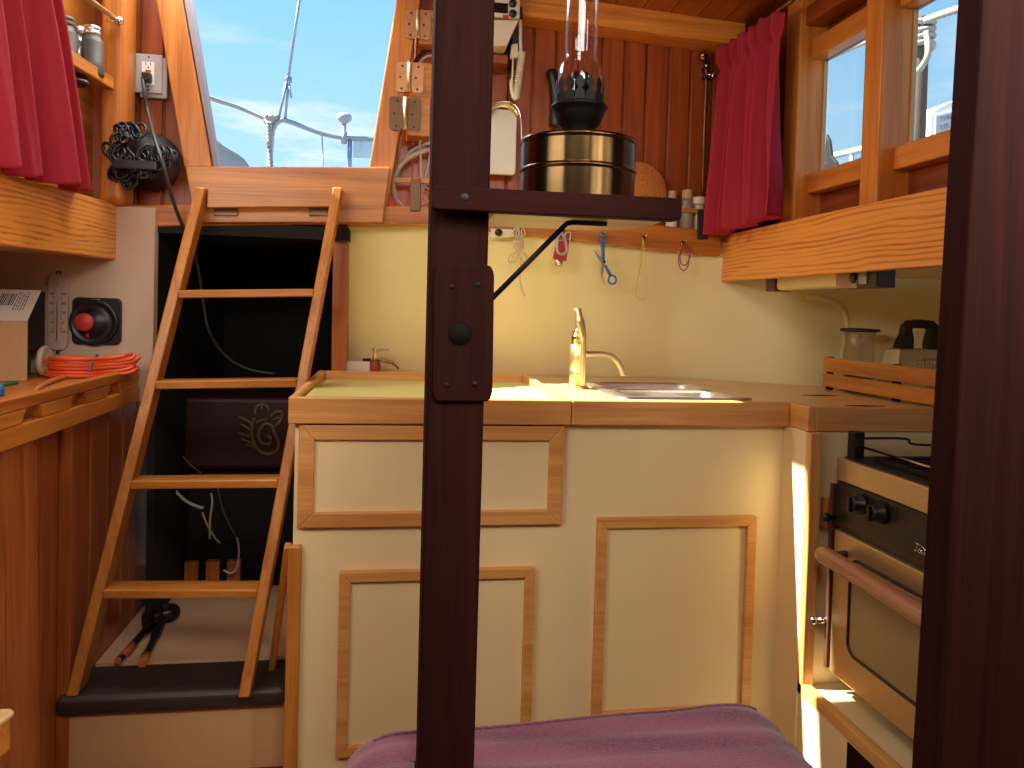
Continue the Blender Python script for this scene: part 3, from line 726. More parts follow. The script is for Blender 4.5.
# oil lamp
lc = V((SY(577, 160, 1.205).x, 1.200, ZS + .0005))
lp = thing('oil_lamp', 'brass oil lamp with glass chimney on the dark edged shelf', 'lamp', lc)
R = .0905
def zl(py, y=1.2): return SY(577, py, y).z - lc.z
zt_ = zl(129, 1.115)
tkm = MB().lathe([(R - .006, 0), (R - .001, .003), (R, .007), (R, .0085), (R, .011), (R, zt_ * .46), (R, zt_ * .485), (R, zt_ * .50), (R + .002, zt_ * .512), (R + .0024, zt_ * .53), (R + .002, zt_ * .548), (R, zt_ * .56), (R, zt_ * .575), (R, zt_ * .6), (R, zt_ - .012), (R, zt_ - .0095), (R, zt_ - .008), (R + .0015, zt_ - .006), (R + .0015, zt_ - .001), (R - .004, zt_), (R - .02, zt_ + .001), (.02, zt_ + .006), (.0, zt_ + .006)], lc, 120)
for q in tkm.v:
    dx, dy = q.x - lc.x, q.y - lc.y; a = math.atan2(dy, dx); rr_ = math.hypot(dx, dy)
    if rr_ > R * .9:
        k = 1 + .0034 * math.sin(11 * a + .6) + .0022 * math.sin(19 * a + 2) + .0012 * math.sin(31 * a)
        q.x, q.y = lc.x + dx * k, lc.y + dy * k
obj('tank', tkm, tankbrass, lp)
zr = zl(108)
obj('burner', MB().lathe([(.022, zt_ + .005), (.024, zt_ + .008), (.024, zt_ + .018), (.032, zt_ + .026), (.039, zr - .012), (.041, zr - .004), (.045, zr - .001), (.045, zr + .002), (.038, zr + .005), (.033, zr + .012), (.026, zr + .016), (0, zr + .018)], lc, 32), burner_m, lp)
m = MB()
for k in range(14):
    a = 2 * PI * k / 14; c_, s_ = math.cos(a), math.sin(a); tv = V((-s_, c_, 0)); rv = V((c_, s_, 0))
    b_ = lc + rv * .0362 + V((0, 0, zr + .004))
    prof = [(-.0082, 0), (-.0078, .012), (-.0026, .018), (-.0066, .026), (-.0055, .031), (0, .039), (.0055, .031), (.0066, .026), (.0026, .018), (.0078, .012), (.0082, 0)]
    m.prism([b_ + tv * u + V((0, 0, w_)) + rv * (.0006 if w_ < .005 else .0012) for u, w_ in prof], rv * .001)
cr = obj('gallery_prongs', m, burner_m, lp); 
obj('wick_tube', MB().lathe([(.0145, zr + .014), (.0145, zl(74)), (.013, zl(73)), (.012, zr + .02)], lc, 24), burner_m, lp)
zn = zl(58); zc = zl(95)
obj('chimney', MB().lathe([(.0335, zr + .006), (.0345, zc), (.035, zl(85)), (.0335, zl(70)), (.029, zl(63)), (.0235, zn), (.0235, zn + .006), (.0245, zn + .02), (.0245, zl(10)), (.023, zl(-40)), (.022, zl(-80))], lc, 36), lampglass, lp, solid=.0018)

# cushion on its box seat
CX0, CX1, CY0, CY1 = -.066, .70, .90, 1.285
def ctop(u, v):
    x = CX0 + (CX1 - CX0) * u; y = CY0 + (CY1 - CY0) * v
    rim = lambda d, r: 0 if d >= r else r - math.sqrt(max(0, r * r - (r - d) ** 2))
    z = .462 - .012 * (1 - u) + .013 * math.exp(-((u - .86) / .10) ** 2) * (v ** 2) + .004 * math.sin(9 * u + 2 * v) - .004 * math.exp(-((x + .02) / .05) ** 2)
    z -= rim(min(x - CX0, 9), .09) * .9 + rim(CX1 - x, .08) * 1.05 + rim(CY1 - y, .035) + rim(y - CY0, .035)
    z += .0025 * math.sin(40 * v + 6 * u) * (1 if v > .6 else .3)
    return x, y, z
m = MB(); NU, NV = 80, 44
ax0, ax1, ay0, ay1 = min(A0.x, ext(tl, bl, .5).x) - .002, ext(tr, brr, .5).x + .002, YP - .003, YP + .088
pts = {}; cells = set()
us = sorted(set([round(i / NU, 5) for i in range(NU + 1)] + [round((ax0 - CX0) / (CX1 - CX0), 5), round((ax1 - CX0) / (CX1 - CX0), 5)]))
vsn = sorted(set([round(i / NV, 5) for i in range(NV + 1)] + [round((ay0 - CY0) / (CY1 - CY0), 5), round((ay1 - CY0) / (CY1 - CY0), 5)]))
nu, nv = len(us), len(vsn)
top = [V(ctop(u, v)) for v in vsn for u in us]; botm = [V((p.x, p.y, .345)) for p in top]
m.v = top + botm; NB = nu * nv
def hole(i, j):
    um = (us[i] + us[i + 1]) / 2; vm = (vsn[j] + vsn[j + 1]) / 2
    x = CX0 + (CX1 - CX0) * um; y = CY0 + (CY1 - CY0) * vm
    return ax0 < x < ax1 and ay0 < y < ay1
edges = {}
for j in range(nv - 1):
    for i in range(nu - 1):
        if hole(i, j): continue
        q = [j * nu + i, j * nu + i + 1, (j + 1) * nu + i + 1, (j + 1) * nu + i]
        m.f.append(q); m.s.append(True); m.f.append([k + NB for k in q[::-1]]); m.s.append(False)
        for k in range(4):
            e = (q[k], q[(k + 1) % 4])
            if (e[1], e[0]) in edges: del edges[(e[1], e[0])]
            else: edges[e] = 1
for (a, b) in edges: m.f.append([b, a, a + NB, b + NB]); m.s.append(False)
used = sorted({i for f in m.f for i in f}); rm = {k: i for i, k in enumerate(used)}
m.v = [m.v[k] for k in used]; m.f = [[rm[i] for i in f] for f in m.f]
cu = thing('cushion', 'purple woven cloth covered seat cushion at the foot of the post', 'cushion', (.3, 1.1, .345))
obj('cover', m, purple, cu)
# piping seam along the far edge
sm = [V(ctop(u / 60, .925)) + V((0, 0, .001)) for u in range(4, 57)]
sm = [p for p in sm if not (ax0 - .01 < p.x < ax1 + .01 and ay0 < p.y < ay1)]
obj('seam', MB().tube(sm, .0028, 6), purple, cu)
m = MB().box(CX0 + .01, CX1 - .01, CY0 + .01, YP - .01, -.05, .3445).box(CX0 + .01, ax0 - .004, YP - .01, CY1 - .01, -.05, .3445).box(ax1 + .004, CX1 - .01, YP - .01, CY1 - .01, -.05, .3445).box(ax0 - .004, ax1 + .004, YP + .095, CY1 - .01, -.05, .3445)
tag(obj('seat_box', m, W('panel', 'X'), None, .003), 'wooden seat box under the purple cushion', 'seat')
# dark bulkhead at the right
YBk = .72
e0, e1 = SY(961, -60, YBk + .034), SY(911, 768, YBk + .034)
e0.y = e1.y = YBk
a, b = ext(e0, e1, -.05), ext(e0, e1, 2.14)
m = MB().hexa([a, a + V((.9, 0, 0)), a + V((.9, .03, 0)), a + V((0, .03, 0)), b, b + V((.75, 0, 0)), b + V((.75, .03, 0)), b + V((0, .03, 0))])
struct('wall_bulkhead_right', m, W('mahog', 'Z'), .004, label='dark mahogany bulkhead edge at the right foreground')
a2, b2 = a + V((0, -.004, 0)), b + V((0, -.004, 0))
a2, b2 = a2 - V((.0005, 0, 0)), b2 - V((.0005, 0, 0))
m = MB().hexa([a2, a2 + V((.008, 0, 0)), a2 + V((.008, .038, 0)), a2 + V((0, .038, 0)), b2, b2 + V((.008, 0, 0)), b2 + V((.008, .038, 0)), b2 + V((0, .038, 0))])
struct('trim_bulkhead_edge', m, W('mahog', 'Z'), .003)
# pale table leaf corner bottom-left
z_ = .545
c1 = SZ(19, 708, z_)
tb = thing('table_leaf', 'pale wooden table leaf corner in front of the left locker', 'table', (c1.x - .2, c1.y - .2, 0))
poly = [(c1.x - .14, c1.y + .004), (c1.x - .012, c1.y + .002), (c1.x - .002, c1.y - .008), (c1.x - .004, c1.y - .02), (c1.x - .12, c1.y - .5), (c1.x - .16, c1.y - .5)]
obj('top', MB().prism([(x, y, z_ - .008) for x, y in poly], (0, 0, .008)), W('ply', 'X'), tb, .003)
obj('apron', MB().prism([(x - .004, y - .004, z_ - .055) for x, y in poly], (0, 0, .0465)), W('oak', 'X'), tb, .002)
obj('leg', MB().box(c1.x - .13, c1.x - .09, c1.y - .25, c1.y - .2, -.05, z_ - .0555), W('oak', 'Z'), tb, .003)

# ================================================================== CURTAINS AND RODS
def curtain(name, label, P, n, amp, seed, hooks=True, vn=60, un=150, parent_y=None):
    """P(u, v) -> (x, y, z) of the mean sheet (v = 0 top, 1 hem); gathered folds push it in x"""
    rnd = random.Random(seed)
    ph = [rnd.uniform(0, 6.28) for _ in range(8)]; fr = [rnd.uniform(.5, 2.4) for _ in range(8)]
    def fn(u, v):
        x, y, z = P(u, v)
        warp = u + .018 * math.sin(2 * PI * fr[0] * u * 2 + ph[0] + v * 1.6) + .010 * math.sin(2 * PI * fr[1] * 3 * u + ph[1] - v)
        a = math.sin(2 * PI * n * warp + ph[2])
        a = a * abs(a) ** -.25 if a else 0
        b = .45 * math.sin(2 * PI * n * .5 * warp + ph[3] + v * .8) + .25 * math.sin(2 * PI * n * 2.1 * warp + ph[4] + 2.2 * v)
        k = .30 + .62 * v ** .6
        hd = math.exp(-((v - .13) / .025) ** 2)
        off = amp * (k * (a + b)) * (1 - .55 * hd)
        tight = .8 * amp * .42 * math.sin(2 * PI * n * 2.6 * u + ph[5]) * math.exp(-(max(0, v - .04) / .13) ** 2) * (1 - .7 * hd)
        return (x + off + tight, y + .25 * amp * math.cos(2 * PI * n * warp + ph[2]) * v, z + .004 * math.sin(2 * PI * n * warp + 1) * (v > .93))
    m = MB().grid(fn, un, vn)
    o = obj(name, m, red, None, 0, None, solid=.0016)
    return tag(o, label, 'curtain')
def Pr(u, v):
    yt = 2.465 - .405 * u; yb = 2.495 - .445 * u
    waist = .03 * math.sin(PI * min(1, v * 1.15)) * (1 - 2 * u) * -1
    y = yt + (yb - yt) * v + waist * .6
    z = 2.045 + (1.418 - 2.045) * v - .03 * u * (1 - v) + .022 * u * v
    return 1.062, y, z
curtain('curtain', 'red gathered curtain beside the small windows above the carlin board', Pr, 5.5, .034, 3)
def Pl(u, v):
    yb = 2.185 - .60 * u; yt = 1.99 - .50 * u
    y = yt + (yb - yt) * v ** .8; z = 2.0 + (1.425 + .0 * u - 2.0) * v
    return -.79 - .12 * (2.25 - y), y, z
curtain('curtain', 'red gathered curtain in front of the binoculars shelf', Pl, 5.5, .034, 11)
def rod(label, a, b, r=.006):
    t = thing('curtain_rod', label, 'curtain rod', b)
    obj('rod', MB().tube([a, b], r, 12), brass, t)
    obj('end_bracket', MB().ball(b, r * 2.1, 10).tube([b, b + V((.06 if b.x > 0 else -.03, .0, .0))], r * .8, 8), chrome, t)
    return t
rod('pale curtain rod carrying the red curtain by the small windows', V((1.078, 1.38, 2.03)), V((1.078, 2.46, 2.035)))
rb = SX(115, 14, -.775); rod('brass curtain rod ending at the wooden post above the power outlet', V((-.93, 1.3, rb.z)), V((-.785, 2.34, rb.z)), .007)

# ================================================================== LEFT SIDE THINGS
# small shelf with binoculars
sf = thing('binocular_shelf', 'small orange wooden shelf with a fiddle against the left post', 'shelf', (-.88, 2.1, 1.745))
zsb = SX(112, 88, -.80).z
def xl_(y): return -.80 - .10 * (2.36 - y)
obj('fiddle', MB().hexa([(xl_(2.358), 2.358, zsb), (xl_(2.358) - .016, 2.358, zsb), (xl_(1.5) - .016, 1.5, zsb), (xl_(1.5), 1.5, zsb), (xl_(2.358), 2.358, zsb + .034), (xl_(2.358) - .016, 2.358, zsb + .034), (xl_(1.5) - .016, 1.5, zsb + .034), (xl_(1.5), 1.5, zsb + .034)]), W('oak', 'Y'), sf, .003)
obj('shelf', MB().hexa([(xl_(2.358) - .0165, 2.358, zsb + .002), (-.92, 2.358, zsb + .002), (-1.06, 1.5, zsb + .002), (xl_(1.5) - .0165, 1.5, zsb + .002), (xl_(2.358) - .0165, 2.358, zsb + .012), (-.92, 2.358, zsb + .012), (-1.06, 1.5, zsb + .012), (xl_(1.5) - .0165, 1.5, zsb + .012)]), W('oak', 'Y'), sf)
bz = zsb + .0125
b1 = SX(79, 40, -.855); by = b1.y; K = 1.2
bn = thing('binoculars', 'worn grey binoculars standing on the small left shelf', 'binoculars', (-.855, by, bz))
def sc_(pf): return [(r * K, z * K) for r, z in pf]
for dy in (.030, -.030):
    c_ = V((-.855 + dy * .75, by + dy, bz))
    obj('barrel', MB().lathe(sc_([(.024, 0), (.026, .004), (.026, .03), (.024, .034), (.0245, .075), (.021, .084), (.018, .086), (.018, .092)]), c_, 22), olive, bn)
    obj('eyepiece', MB().lathe(sc_([(.016, .092), (.019, .094), (.019, .100), (.0165, .102), (.0185, .105), (.0185, .112), (.014, .114), (.012, .110), (0, .110)]), c_, 20), steel if dy > 0 else olive, bn)
obj('bridge', MB().box(-.863, -.847, by - .018, by + .018, bz + .07, bz + .084).tube([(-.855, by, bz + .01), (-.855, by, bz + .112)], .008, 12).lathe([(.013, .104), (.013, .122), (0, .122)], (-.855, by, bz), 18).box(-.863, -.847, by - .018, by + .018, bz + .018, bz + .030), steel, bn, 0)
c_ = SX(74, 84, -.86); 
gx = thing('round_light', 'round dark fitting mounted under the small left shelf', 'light fitting', (c_.x, c_.y, zsb - .026))
obj('housing', MB().lathe([(.026, 0), (.034, .002), (.036, .008), (.036, .014), (.034, .016), (.034, .02), (.03, .0265), (.03, .0285)], (c_.x, c_.y, zsb - .0265), 26), blackpl, gx)
obj('bezel', MB().lathe([(.0362, .009), (.0372, .0105), (.0372, .0125), (.0362, .014)], (c_.x, c_.y, zsb - .0265), 26), chrome, gx)
# outlet
YO = 2.47
oc = SY(149, 75, YO)
ot = thing('power_outlet', 'grey wall power outlet with a red test button above the black coil', 'outlet', oc)
def oo(px, py): return SY(px, py, YO)
a, b = oo(135, 53), oo(162, 94)
obj('wall_box', MB().box(a.x + .012, b.x + .012, YO + .0062, 2.498, b.z - .012, a.z - .006), greypl, ot, .004)
fpl = obj('face_plate', MB().box(a.x, b.x, YO, YO + .006, b.z, a.z), greypl, ot, .003)
ir = obj('receptacle', MB().box(a.x + .02, b.x - .022, YO - .003, YO, b.z + .024, a.z - .024), whitepl, ot, .002)
hz = a.z - b.z; xm = (a.x + b.x) / 2; zm = (a.z + b.z) / 2
sub = []
sub.append(obj('test_button', MB().box(xm - .008, xm + .008, YO - .006, YO - .003, zm + .002, zm + .010), redpl, ot, .001))
sub.append(obj('reset_button', MB().box(xm - .008, xm + .008, YO - .006, YO - .003, zm - .008, zm - .000), blackpl, ot, .001))
for sgn in (1, -1):
    m = MB(); zc_ = zm + sgn * .028
    m.box(xm - .008, xm - .0055, YO - .0036, YO - .003, zc_ - .005, zc_ + .005).box(xm + .005, xm + .0075, YO - .0036, YO - .003, zc_ - .004, zc_ + .004).lathe([(.0025, 0), (.0025, .0006)], (xm, YO - .003, zc_ - .011), 10, 'Y')
    sub.append(obj('socket', m, ink, ot))
for q in sub: q.parent = ir; WORLD[q.name] = WORLD[ir.name]
for z_ in (a.z - .009, b.z + .009):
    obj('screw', MB().lathe([(.003, 0), (.0028, .001), (0, .0012)], (xm, YO, z_), 10, 'Y'), lead, ot)
# plug and its cord down into the engine bay
pc = thing('power_cable', 'black power cable plugged into the outlet and dropping behind the ladder', 'cable', oo(147, 80))
p0 = oo(147, 79)
obj('plug', MB().box(p0.x - .006, p0.x + .018, YO - .036, YO - .0065, p0.z - .014, p0.z + .012), blackpl, pc, .004)
path = [p0 + V((-.004, -.03, -.006)), SY(144.5, 92, 2.43), SY(148, 112, 2.43), SY(155, 140, 2.33), SY(164, 168, 2.29), SY(173, 200, 2.35), SY(181, 222, 2.405), SY(189, 238, 2.47), SY(197, 262, 2.6), SY(203, 300, 2.7), SY(208, 328, 2.72), SY(222, 352, 2.74), SY(245, 368, 2.75), SY(275, 374, 2.76)]
obj('cable', MB().tube(spline(path, 6), .0055, 8), mat('dark_grey_cable', (58, 58, 58), .45), pc)
# black coil of cable with dome behind
cc = SY(145.5, 164, 2.46)
ck = thing('cable_bundle', 'bundle of coiled black cable with a strap hanging on the plank wall', 'cable', cc)
m = MB()
def dome(u, v):
    a = u * 2 * PI; r = .088 * math.sin(v * PI / 2); return (cc.x + .016 + r * math.cos(a) * .92, 2.475 - .125 * math.cos(v * PI / 2), cc.z + .008 + r * math.sin(a) * .98)
m.grid(dome, 36, 14); obj('inner_core', m, blackmat, ck)
rnd = random.Random(4); m = MB()
for k in range(64):
    a = rnd.uniform(-3.3, .35) if k < 52 else rnd.uniform(1.3, 3.0); rr = rnd.uniform(.02, .090) if k < 52 else rnd.uniform(.05, .085)
    cx, cz = cc.x + .012 + rr * math.cos(a) * 1.0, cc.z + .006 + rr * math.sin(a) * .95
    yb2 = 2.395 - .058 * math.sqrt(max(.05, 1 - (rr / .105) ** 2)) - .010
    lr = rnd.uniform(.010, .019); tl_ = rnd.uniform(-.6, .6)
    m.tube([(cx + lr * math.cos(t) , yb2 + .009 * math.sin(t + tl_ * 3) , cz + lr * 1.25 * math.sin(t + tl_)) for t in [2 * PI * i / 14 for i in range(14)]], .0042, 6, True)
obj('coils', m, blackpl, ck)
a, b = SY(112, 158.5, 2.31), SY(156, 170.5, 2.31)
obj('strap', MB().box(a.x, b.x, 2.31, 2.352, b.z, a.z), blackpl, ck, .004)
# thermometer
YW = 2.40; yt = YW - .014
a, b = SY(48, 274, yt), SY(67, 350, yt); cxm, czm = (a.x + b.x) / 2, (a.z + b.z) / 2; w_, h_ = b.x - a.x, a.z - b.z
th = thing('thermometer', 'pale wall thermometer hanging beside the black panel with a red knob', 'thermometer', (cxm, yt, b.z))
k = .22 * w_
oct_ = [(-w_ / 2 + k, -h_ / 2), (w_ / 2 - k, -h_ / 2), (w_ / 2, -h_ / 2 + k), (w_ / 2, h_ / 2 - k), (w_ / 2 - k, h_ / 2), (-w_ / 2 + k, h_ / 2), (-w_ / 2, h_ / 2 - k), (-w_ / 2, -h_ / 2 + k)]
obj('backing', MB().prism([(cxm + u, yt, czm + v) for u, v in oct_], (0, .009, 0)), mat('thermometer_board', (196, 178, 160), .5), th, .001)
obj('tube', MB().tube([(cxm, yt - .002, czm - h_ * .36), (cxm, yt - .002, czm + h_ * .40)], .0026, 8).ball((cxm, yt - .003, czm - h_ * .38), (.005, .004, .007), 10), jarglass, th)
obj('red_column', MB().tube([(cxm, yt - .003, czm - h_ * .36), (cxm, yt - .003, czm + h_ * .1)], .0011, 6), redpl, th)
m = MB()
for i in range(25):
    z_ = czm - h_ * .27 + i * h_ * .60 / 24; L2 = .011 if i % 5 == 0 else .006
    for sg in (1, -1): m.box(cxm + sg * .007 - (L2 if sg < 0 else 0), cxm + sg * .007 + (L2 if sg > 0 else 0), yt - .0006, yt, z_ - .0006, z_ + .0006)
obj('scale_marks', m, ink, th)
def text(name, body, size, origin, mt, parent, xdir=V((1, 0, 0)), ydir=V((0, 0, 1)), al='CENTER', bold=0):
    cu_ = bpy.data.curves.new(name, 'FONT'); cu_.body = body; cu_.size = size; cu_.align_x = al; cu_.align_y = 'CENTER'; cu_.extrude = .0002; cu_.offset = bold
    tmp = bpy.data.objects.new(name, cu_); C.objects.link(tmp); bpy.context.view_layer.update()
    me = bpy.data.meshes.new_from_object(tmp.evaluated_get(bpy.context.evaluated_depsgraph_get())); bpy.data.objects.remove(tmp)
    me.materials.clear(); me.materials.append(mt); o = bpy.data.objects.new(name, me); C.objects.link(o)
    R = Matrix((xdir.normalized(), ydir.normalized(), xdir.cross(ydir).normalized())).transposed().to_4x4()
    R.translation = V(origin) - WORLD[parent.name]; o.matrix_local = R; o.parent = parent; WORLD[o.name] = V(origin); return o
for i, tx in enumerate(('-20', '0', '20', '40', '60')):
    z_ = czm - h_ * .27 + i * h_ * .125 + h_ * .012
    text('scale_number', tx, .010, (cxm - w_ * .30, yt - .0005, z_), ink, th); text('scale_number', tx, .010, (cxm + w_ * .31, yt - .0005, z_), ink, th)
obj('hanger', MB().tube(spline([(cxm - .004, yt + .004, czm + h_ / 2 - .002), (cxm - .005, yt + .004, czm + h_ / 2 + .008), (cxm + .005, yt + .004, czm + h_ / 2 + .008), (cxm + .004, yt + .004, czm + h_ / 2 - .002)], 4), .0018, 6).ball((cxm, yt + .004, czm - h_ / 2 - .006), .006, 8), lead, th)
# black engine panel with a red round knob
yp = YW - .012
a, b = SY(72, 297, yp), SY(120.5, 345, yp); cxm, czm = (a.x + b.x) / 2, (a.z + b.z) / 2; w_, h_ = b.x - a.x, a.z - b.z
ep = thing('switch_panel', 'square black panel with a round red knob on the left bulkhead', 'switch', (cxm, yp, b.z))
obj('plate', MB().prism([(cxm + u, yp, czm + v) for u, v in rrect(w_, h_, .016)], (0, .0118, 0)), blackpl, ep, .002)
kc = V((cxm - .006, yp, czm - .004))
obj('dial', MB().lathe([(h_ * .50, 0), (h_ * .49, -.004), (h_ * .46, -.007), (h_ * .43, -.007), (h_ * .41, -.004), (h_ * .28, -.006), (h_ * .26, -.010), (0, -.010)], kc, 40, (V((1, 0, 0)), V((0, 0, 1)), V((0, 1, 0)))), blackpl, ep)
kn = V((SY(86, 322, yp).x, yp - .010, SY(86, 322, yp).z))
obj('knob', MB().lathe([(.026, .0), (.026, -.006), (.024, -.009), (0, -.010)], kn, 28, (V((1, 0, 0)), V((0, 0, 1)), V((0, 1, 0)))), mat('coral_red', (204, 64, 62), .5), ep)
obj('pointer', MB().prism([kn + V((.004, 0, -.034)), kn + V((.012, 0, -.032)), kn + V((.012, 0, -.046)), kn + V((.007, 0, -.042))], (0, -.002, 0)), redpl, ep)
for u in (-1, 1):
    for v in (-1, 1): obj('screw', MB().lathe([(.004, 0), (.0035, -.001), (0, -.0012)], (cxm + u * w_ * .43, yp, czm + v * h_ * .43), 10, (V((1, 0, 0)), V((0, 0, 1)), V((0, 1, 0)))), lead, ep)
obj('label_mark', MB().box(cxm - .014, cxm + .008, yp - .0006, yp, czm + h_ * .44, czm + h_ * .47), whitepl, ep)
# cardboard box with a shipping label and a black case behind
zc_ = .9305
p = SZ(27, 381, zc_); bx1 = p.x; by0 = p.y
tz = SY(27, 321, by0).z
bw, bd = .22, .09
q = SZ(45, 292, tz); 
cb = thing('cardboard_box', 'cardboard box with a white printed label on the side counter', 'box', (bx1 - bw / 2, by0 + .03, zc_))
Lv, Dv = V((-.92, -.39, 0)) * bw, V((-.39, .92, 0)) * .14
k0 = V((bx1, by0, zc_)); hgt = V((0, 0, tz - zc_))
bp4 = [k0 + Lv, k0, k0 + Dv, k0 + Lv + Dv]
obj('carton', MB().hexa(bp4 + [q + hgt for q in bp4]), card, cb, .002)
bk = .10; ris = SY(41, 291.5, by0 + bk).z - tz; kx_ = SY(41, 291.5, by0 + bk).x - bx1
kt0 = k0 + hgt; Fv = V((kx_, bk, ris)); th_ = V((0, 0, .003))
c4 = [kt0 + Lv + V((0, 0, .0005)), kt0 + V((0, 0, .0005)), kt0 + Fv, kt0 + Lv + Fv]
tp = MB().hexa(c4 + [q + th_ for q in c4])
fl = obj('lid_flap', tp, paper, cb)
nx = V((0, bk, ris)).normalized(); up_ = V((0, 0, .004))
def lp(u, v): return kt0 + Lv * (1 - u) + Fv * v + V((0, 0, .0040))
m = MB()
def strip(u0, u1, v0, v1): m.prism([lp(u0, v0), lp(u1, v0), lp(u1, v1), lp(u0, v1)], (0, 0, .0004))
u = .62
rnd = random.Random(9)
while u < .78: 
    d__ = rnd.choice((.006, .01, .014)); strip(u, u + d__, .45, .85); u += d__ + .009
o = obj('barcode', m, ink, cb); o.parent = fl; WORLD[o.name] = WORLD[fl.name]
m = MB(); strip(.58, .64, .06, .16)
o = obj('print_block', m, ink, cb); o.parent = fl; WORLD[o.name] = WORLD[fl.name]
m = MB()
for i in range(5):
    uu = .80 + i * .025
    v = .3
    while v < .85:
        e_ = min(.9, v + rnd.uniform(.05, .14)); strip(uu, uu + .008, v, e_); v = e_ + .03
o = obj('label_text', m, ink, cb); o.parent = fl; WORLD[o.name] = WORLD[fl.name]
a = SY(18, 291, 2.30); b = SY(45.5, 350, 2.385)
obj_case = obj('black_case', MB().box(b.x - .26, b.x, 2.27, 2.385, b.z, a.z + .002), blackmat, None, .006)
tag(obj_case, 'black case on the counter behind the cardboard box', 'case')
tag(obj('foam_support', MB().box(b.x - .24, b.x - .03, 2.28, 2.37, .9305, b.z - .0005), green, None, .004), 'dark green block under the black case', 'block')
r0 = SY(42, 361, 2.30)
tag(obj('white_disc', MB().lathe([(.040, 0), (.042, .003), (.042, .012), (.036, .015), (.030, .012), (0, .012)], (r0.x, 2.30, .973), 28, (V((0, 1, 0)), V((0, 0, 1)), V((1, 0, 0)))), ivory, None), 'pale round disc standing between the black case and the orange cord', 'lid')
# orange extension cord
oc_ = SZ(88, 379, .9305); occ = V((oc_.x, oc_.y + .03, .9305))
oe = thing('extension_cord', 'coiled orange extension cord tied up on the side counter', 'cord', occ)
rnd = random.Random(5); pts = []
for lpn in range(6):
    wx = .115 + rnd.uniform(-.012, .012); wy = .045 + rnd.uniform(-.012, .012); zz = .008 + .009 * lpn
    for k in range(12):
        t = 2 * PI * k / 12
        pinch = 1 - .55 * math.exp(-(math.cos(t) / .35) ** 2)
        pts.append(occ + V((wx * math.cos(t), wy * math.sin(t) * pinch, zz + .012 * max(0, math.cos(t)) + rnd.uniform(-.001, .001))))
obj('cable', MB().tube(spline(pts, 4), .0052, 8), orangecord, oe)
obj('tie', MB().tube([occ + V((.004 + .004 * math.sin(t), .026 * math.cos(t), .032 + .034 * math.sin(t))) for t in [2 * PI * i / 20 for i in range(20)]], .0036, 6, True), greyblue, oe)
a = SZ(0, 385, .936); b = SZ(17, 382.5, .936)
tag(obj('green_pen', MB().tube([a - V((.06, 0, 0)), a, b], [.0052, .0052, .0045], 10), green, None, 0, (b.x, b.y, .9305)), 'short green stick in front of the cardboard box', 'pen')
a = SZ(36, 389, .936); b = SZ(64, 377, .936)
tag(obj('wooden_peg', MB().tube(spline([a, a + (b - a) * .5 + V((-.004, 0, .002)), b], 5), [.005] * 5 + [.0065] * 6, 10), W('oak', 'X'), None, 0, (a.x, a.y, .9305)), 'small orange wooden peg on the counter below the orange cord', 'peg')
tag(obj('blue_cap', MB().lathe([(.012, 0), (.014, .004), (.014, .02), (.011, .024), (0, .024)], SZ(-3, 396, .9305), 18), blue, None), 'dark blue cap at the edge of the side counter', 'cap')

# ================================================================== ENGINE BAY THINGS
YE = 2.80
en = thing('engine', 'shaded red engine with a pale dragon emblem behind the ladder', 'engine', SY(228, 520, YE))
a, b = SY(166, 396, YE), SY(300, 470, YE)
obj('cover', MB().box(a.x, -.165, YE, YE + .4, b.z, a.z), shaded_red, en, .02, segs=3)
obj('block', MB().box(a.x + .04, -.20, YE + .05, YE + .4, .0005, b.z - .0005), bay_shade, en, .004)
def eq(cx, cy): return SY(140 + cx / 3.49, 380 + cy / 3.49, YE - .003)
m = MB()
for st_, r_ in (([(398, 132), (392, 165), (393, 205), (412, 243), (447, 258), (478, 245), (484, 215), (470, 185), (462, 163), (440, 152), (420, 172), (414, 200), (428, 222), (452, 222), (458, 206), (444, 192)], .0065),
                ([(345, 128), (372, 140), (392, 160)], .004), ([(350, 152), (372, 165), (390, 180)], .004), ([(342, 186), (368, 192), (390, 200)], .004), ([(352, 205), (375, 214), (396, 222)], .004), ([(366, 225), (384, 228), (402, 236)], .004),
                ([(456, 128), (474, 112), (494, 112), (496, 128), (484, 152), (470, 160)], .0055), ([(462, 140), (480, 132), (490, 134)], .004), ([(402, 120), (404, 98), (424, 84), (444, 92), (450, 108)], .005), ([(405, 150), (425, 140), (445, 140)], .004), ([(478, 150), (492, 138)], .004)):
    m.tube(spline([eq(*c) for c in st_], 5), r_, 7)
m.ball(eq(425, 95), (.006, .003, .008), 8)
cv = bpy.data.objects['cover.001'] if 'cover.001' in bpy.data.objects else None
em = obj('dragon_emblem', m, emblem_shade, en)
cab_w = [((112, 375), (135, 400), (165, 425), (210, 445), (220, 442)), ((248, 395), (252, 430), (245, 480), (243, 555)), ((218, 462), (232, 500), (258, 545), (280, 570)), ((338, 548), (345, 590), (340, 650), (318, 674), (292, 664)), ((95, 265), (100, 285), (118, 310), (138, 322)), ((148, 265), (180, 300), (215, 325)), ((272, 378), (285, 440), (310, 500), (335, 545))]
labs = ['pale loose cable curving left behind the ladder tread', 'pale wire hanging below the third ladder tread', 'pale wire crossing the hanging wire in the engine bay', 'hooked pale wire above the wooden blocks in the engine bay', 'thin looped grey wire beside the left ladder rail', 'thin grey wire in front of the red engine', 'dark grey wire leading down to the hooked pale wire']
for i, (pth, lb) in enumerate(zip(cab_w, labs)):
    pp = [SY(140 + x / 3.49, 380 + y / 3.49, 2.69 + .012 * i) for x, y in pth]
    tag(obj('wire', MB().tube(spline(pp, 6), .0055 if i == 0 else .0036 if i < 4 else .0024, 8), greycable if i < 4 else mat('dull_wire', (92, 90, 88), .5), None), lb, 'wire', 'loose wires in the engine bay')
